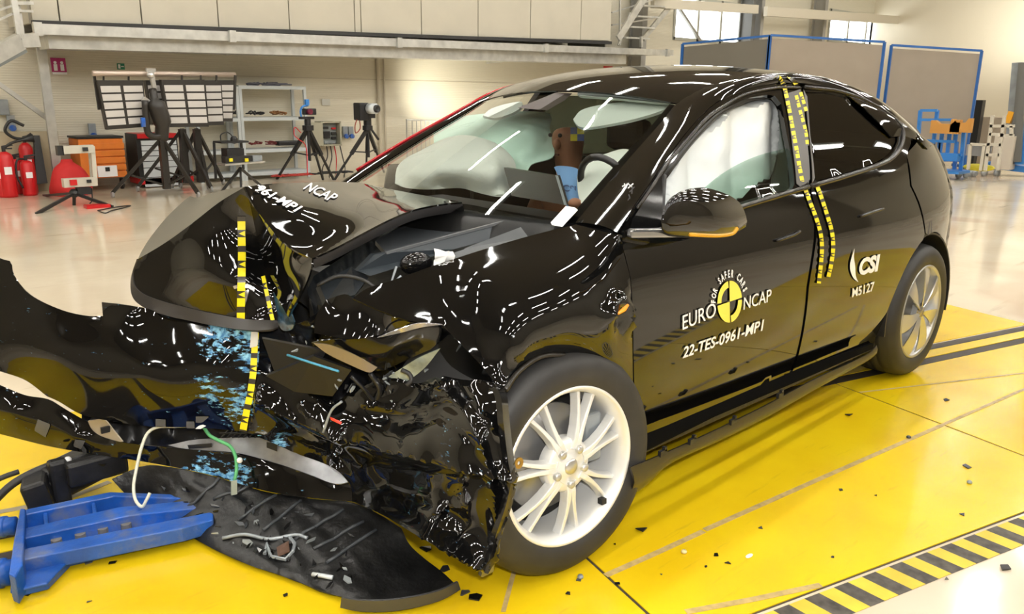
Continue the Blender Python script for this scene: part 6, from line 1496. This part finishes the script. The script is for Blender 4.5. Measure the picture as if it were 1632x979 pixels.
nd = [((hc.x+.22, hc.y-.02, .62), .14), ((hc.x+.16, hc.y-.02, .80), .13), ((hc.x+.10, hc.y-.02, .98), .14), ((hc.x+.06, hc.y-.01, 1.06), .08), ((hc.x+.06, hc.y, 1.10), .055), ((hc.x+.05, hc.y, hc.z), .085), ((hc.x+.05, hc.y, hc.z+.07), .08),
      ((hc.x+.08, hc.y-.19, 1.0), .06), ((hc.x+.02, hc.y-.24, .80), .05), ((hc.x-.20, hc.y-.20, .82), .04), ((hc.x+.08, hc.y+.17, 1.0), .06), ((hc.x+.04, hc.y+.24, .80), .05), ((hc.x-.2, hc.y+.20, .80), .04)]
body = skinned('body', nd, [(0, 1), (1, 2), (2, 3), (3, 4), (4, 5), (5, 6), (2, 7), (7, 8), (8, 9), (2, 10), (10, 11), (11, 12)], SKIN, DM)
mb = MB(); fc = (V3(CAM)-hc).normalized(); mb.sph(hc+Vector((-.035, -.012, -.01)), .022, 8, (1, .7, 1.2)); mb.build('nose', SKIN, DM, True)
mb = MB(); mb.box(hc+Vector((-.045, -.01, -.055)), (.01, .05, .008)); mb.build('mouth', mat('lip_dark', (.12, .04, .03), .5), DM)
for s_ in (-1, 1): MB().sph(hc+Vector((-.035, s_*.03, .03)), .010, 8).build('eye', BLACKM, DM, True)
tm = MB(); c0 = V3(GLm(920, 214, .50)); k_ = .030
e1_, e2_ = V3(_r)*k_, V3(_u)*k_
tm.cur = 0; tm.add([c0, c0+e1_, c0+e1_+e2_, c0+e2_], [(0, 1, 2, 3)]); tm.add([c0, c0-e1_, c0-e1_-e2_, c0-e2_], [(0, 1, 2, 3)])
tm.cur = 1; tm.add([c0, c0-e1_, c0-e1_+e2_, c0+e2_], [(3, 2, 1, 0)]); tm.add([c0, c0+e1_, c0+e1_-e2_, c0-e2_], [(3, 2, 1, 0)])
tm.build('target_mark', None, DM, mats=[YELTAPE, BLUEP], thick=.002)
gsurf('shirt', [(884, 268, .46), (893, 266, .44), (922, 272, .42), (923, 296, .36), (923, 320, .30), (904, 330, .30), (896, 305, .36), (890, 282, .42)], [(910, 295, .33)], SHIRT, DM, 4, nf=puff(.008, 20), thick=.01)
text_on('lettering', 'CSI', lambda px, py, lift=0: GLm(px, py, .315), (897, 304), (918, 307), (897, 294), mat('navy_print', (.03, .07, .2), .6), DM, bold=.03)
mb = MB(); h_ = V3(GLm(916, 324, .20)); mb.sph(h_, .028, 10, (1, .8, .7)); mb.build('hand', SKIN, DM, True)

# ================================================================== BLUE SLED UNDER THE NOSE
SL = empty('blue_steel_sled', tuple(PZ(120, 860)), 'battered blue steel sled frame with bolts lying under the car nose', 'sled')
def QZ(px, py, z): return V3(PZ(px, py, z))
def prism(pts, z, h, name, m, parent, bevel=.004):
    mb = MB(); mb.poly([QZ(x, y, z) for x, y in pts], (0, 0, -h)); return mb.build(name, m, parent, bevel=bevel)
prism([(36, 816), (178, 788), (330, 800), (360, 838), (298, 851), (112, 893), (76, 930), (18, 944)], .030, .022, 'base_plate', BLUEP, SL)
prism([(40, 812), (175, 784), (340, 790), (342, 797), (180, 791), (40, 820)], .085, .055, 'top_beam', BLUEP, SL)
prism([(38, 842), (190, 808), (330, 795), (330, 808), (205, 822), (38, 858)], .080, .05, 'middle_beam', BLUEP, SL)
prism([(32, 876), (256, 832), (340, 815), (340, 828), (290, 842), (33, 893)], .080, .05, 'front_beam', BLUEP, SL)
for (a, b) in (((71, 812), (74, 846)), ((148, 798), (151, 822))): prism([(a[0]-3, a[1]), (a[0]+4, a[1]), (b[0]+4, b[1]), (b[0]-3, b[1])], .075, .045, 'cross_bar', BLUEP, SL)
prism([(32, 810), (41, 811), (36, 900), (24, 920), (14, 915), (22, 860)], .105, .09, 'end_flange', BLUEP, SL)
prism([(20, 905), (112, 890), (76, 929), (16, 943)], .040, .01, 'foot_plate', BLUEP, SL)
for (x, y) in ((90, 862), (128, 853), (164, 844), (201, 837)): c = QZ(x, y, .05); MB().cyl(c-Vector((0, 0, .03)), c+Vector((0, 0, .006)), .016, 12).build('bolt', mat('bolt_zinc', (.40, .36, .28), .4, metal=.7) if 'bolt_zinc' not in bpy.data.materials else bpy.data.materials['bolt_zinc'], SL)
for (x, y, r_) in ((5, 838, .030), (2, 912, .038)):
    c = QZ(x+20, y, .045); d = (QZ(x-40, y+6, .045)-c); mb = MB(); mb.cyl(c, c+d, r_, 20); mb.cyl(c+d*.25, c+d*.45, r_*1.15, 20); mb.build('pipe_end', BLUEP, SL, True)

# ================================================================== DEBRIS
SHM = [PLAST, GLOSSB, mat('shard_grey', (.05, .05, .05), .4)]
random.seed(21)
DEB = [(1023, 845, 11, 'dark grey angular splinter on the yellow plate right of the front wheel'), (679, 876, 12, 'grey folded splinter beside the torn undertray edge'), (709, 907, 9, 'black splinter below the crushed corner, above its neighbours'), (741, 945, 9, 'black curled splinter at the tip of the undertray'), (757, 953, 12, 'larger black shard right of the undertray tip'),
       (923, 925, 5, 'tiny dark chip on the yellow plate at the seam end, upper of a pair'), (906, 946, 5, 'tiny dark chip at the yellow plate seam near the bottom'), (984, 931, 5, 'tiny dark chip at the seam corner below the tan tape'), (1141, 885, 5, 'small black chip left of a pair on the yellow plate'), (1160, 898, 6, 'small black chip right of a pair on the yellow plate'),
       (1212, 841, 5, 'small dark chip below the tan tape line'), (1541, 744, 7, 'dark flat chip right of the plate seam'), (1353, 662, 7, 'dark chip behind the rear part of the tan tape'), (1508, 638, 5, 'dark chip near the right edge beside the rear wheel'), (1534, 820, 5, 'thin dark chip near the hazard tape'), (1602, 905, 8, 'dark triangular chip on the cream floor beyond the hazard tape'), (1340, 781, 4, 'tiny dark speck in the middle of the yellow plate'),
       (1125, 903, 3, 'tiny black speck left of the pair of chips'), (1054, 916, 3, 'tiny black speck near the tan tape end'), (980, 868, 3, 'tiny black speck above the tan tape near the front wheel'), (455, 949, 5, 'small black chip on the yellow plate left of the undertray'), (43, 946, 8, 'dark sliver just below the blue sled corner'), (142, 895, 8, 'black torn bit beside the blue sled'), (142, 959, 4, 'tiny dark chip at the bottom left'), (180, 897, 6, 'flat grey chip right of the blue sled'), (1508, 922, 4, 'tiny dark speck on the cream floor'), (1327, 888, 3, 'tiny dark speck near the hazard tape corner'), (1396, 790, 3, 'tiny dark speck right of the yellow plate middle')]
for (x, y, s, lab) in DEB:
    c = QZ(x, y, .006); S1 = s*(c-V3(CAM)).length/FPX; k = random.randint(3, 5); an = random.uniform(-.5, .5); pts = []
    for j in range(k): t = 2*math.pi*j/k+random.uniform(-.5, .5); pts.append(c+Vector((math.cos(t)*S1*math.cos(an)-math.sin(t)*S1*.8*math.sin(an), math.cos(t)*S1*math.sin(an)+math.sin(t)*S1*.8*math.cos(an), random.uniform(0, .35)*S1)))
    o = MB().poly(pts, (0, 0, -min(.004, S1*.2))).build('plastic_shard', random.choice(SHM)); tag(o, lab, 'debris', 'plastic shards scattered on the floor')
for (x, y, lab, m_) in ((1545, 770, 'small grey rubber stopper on the yellow plate near the right edge', GREYM), (1448, 698, 'dark round nut lying on the tan tape line', PLASTG), (925, 921, 'grey ball nut at the seam below the front wheel', GREYM), (1090, 881, 'pale worn ring on the yellow plate', mat('pale_worn', (.7, .6, .3), .5))):
    c = QZ(x, y, .006); o = MB().lathe(c, (0, 0, 1), [(0, 0), (.009, 0), (.010, .004), (.007, .009), (0, .009)], 14).build('round_stopper', m_, None, True); tag(o, lab, 'debris')
c = QZ(1194, 887, .006); o = MB().sph(c+Vector((0, 0, .002)), .014, 10, (1.3, .6, .2)).build('pale_chip', WHITE, None, True); tag(o, 'flat white chip on the yellow plate between the tan tape and the hazard tape', 'debris')

# lining under the roof, and the far side glass and pillar
V, F = grid_mesh([[p-np.array((0, 0, .03)) for p in r[1:-1]] for r in ROOFROWS[1:-4]]); mesh('headliner', V, F, mat('headliner_brown', (.09, .075, .06), .9), CAR, thick=.01)
rows = [[mir(sidemap(x, z, -.02)) for x in np.linspace(1.62+(z-1.1)*.3, 3.05-(z-1.1)*1.1, 14)] for z in np.linspace(1.10, 1.44, 6)]
V, F = grid_mesh(rows); mesh('far_window_pane', V, orient([mir(p) for p in V], F), TINT, CAR)
rows = [[mir(sidemap(x+(z-1.1)*.3, z, -.01)) for x in (1.50, 1.56, 1.63)] for z in np.linspace(1.05, 1.50, 6)]
V, F = grid_mesh(rows); mesh('far_pillar', V, F, DARKIN, CAR, thick=.03)
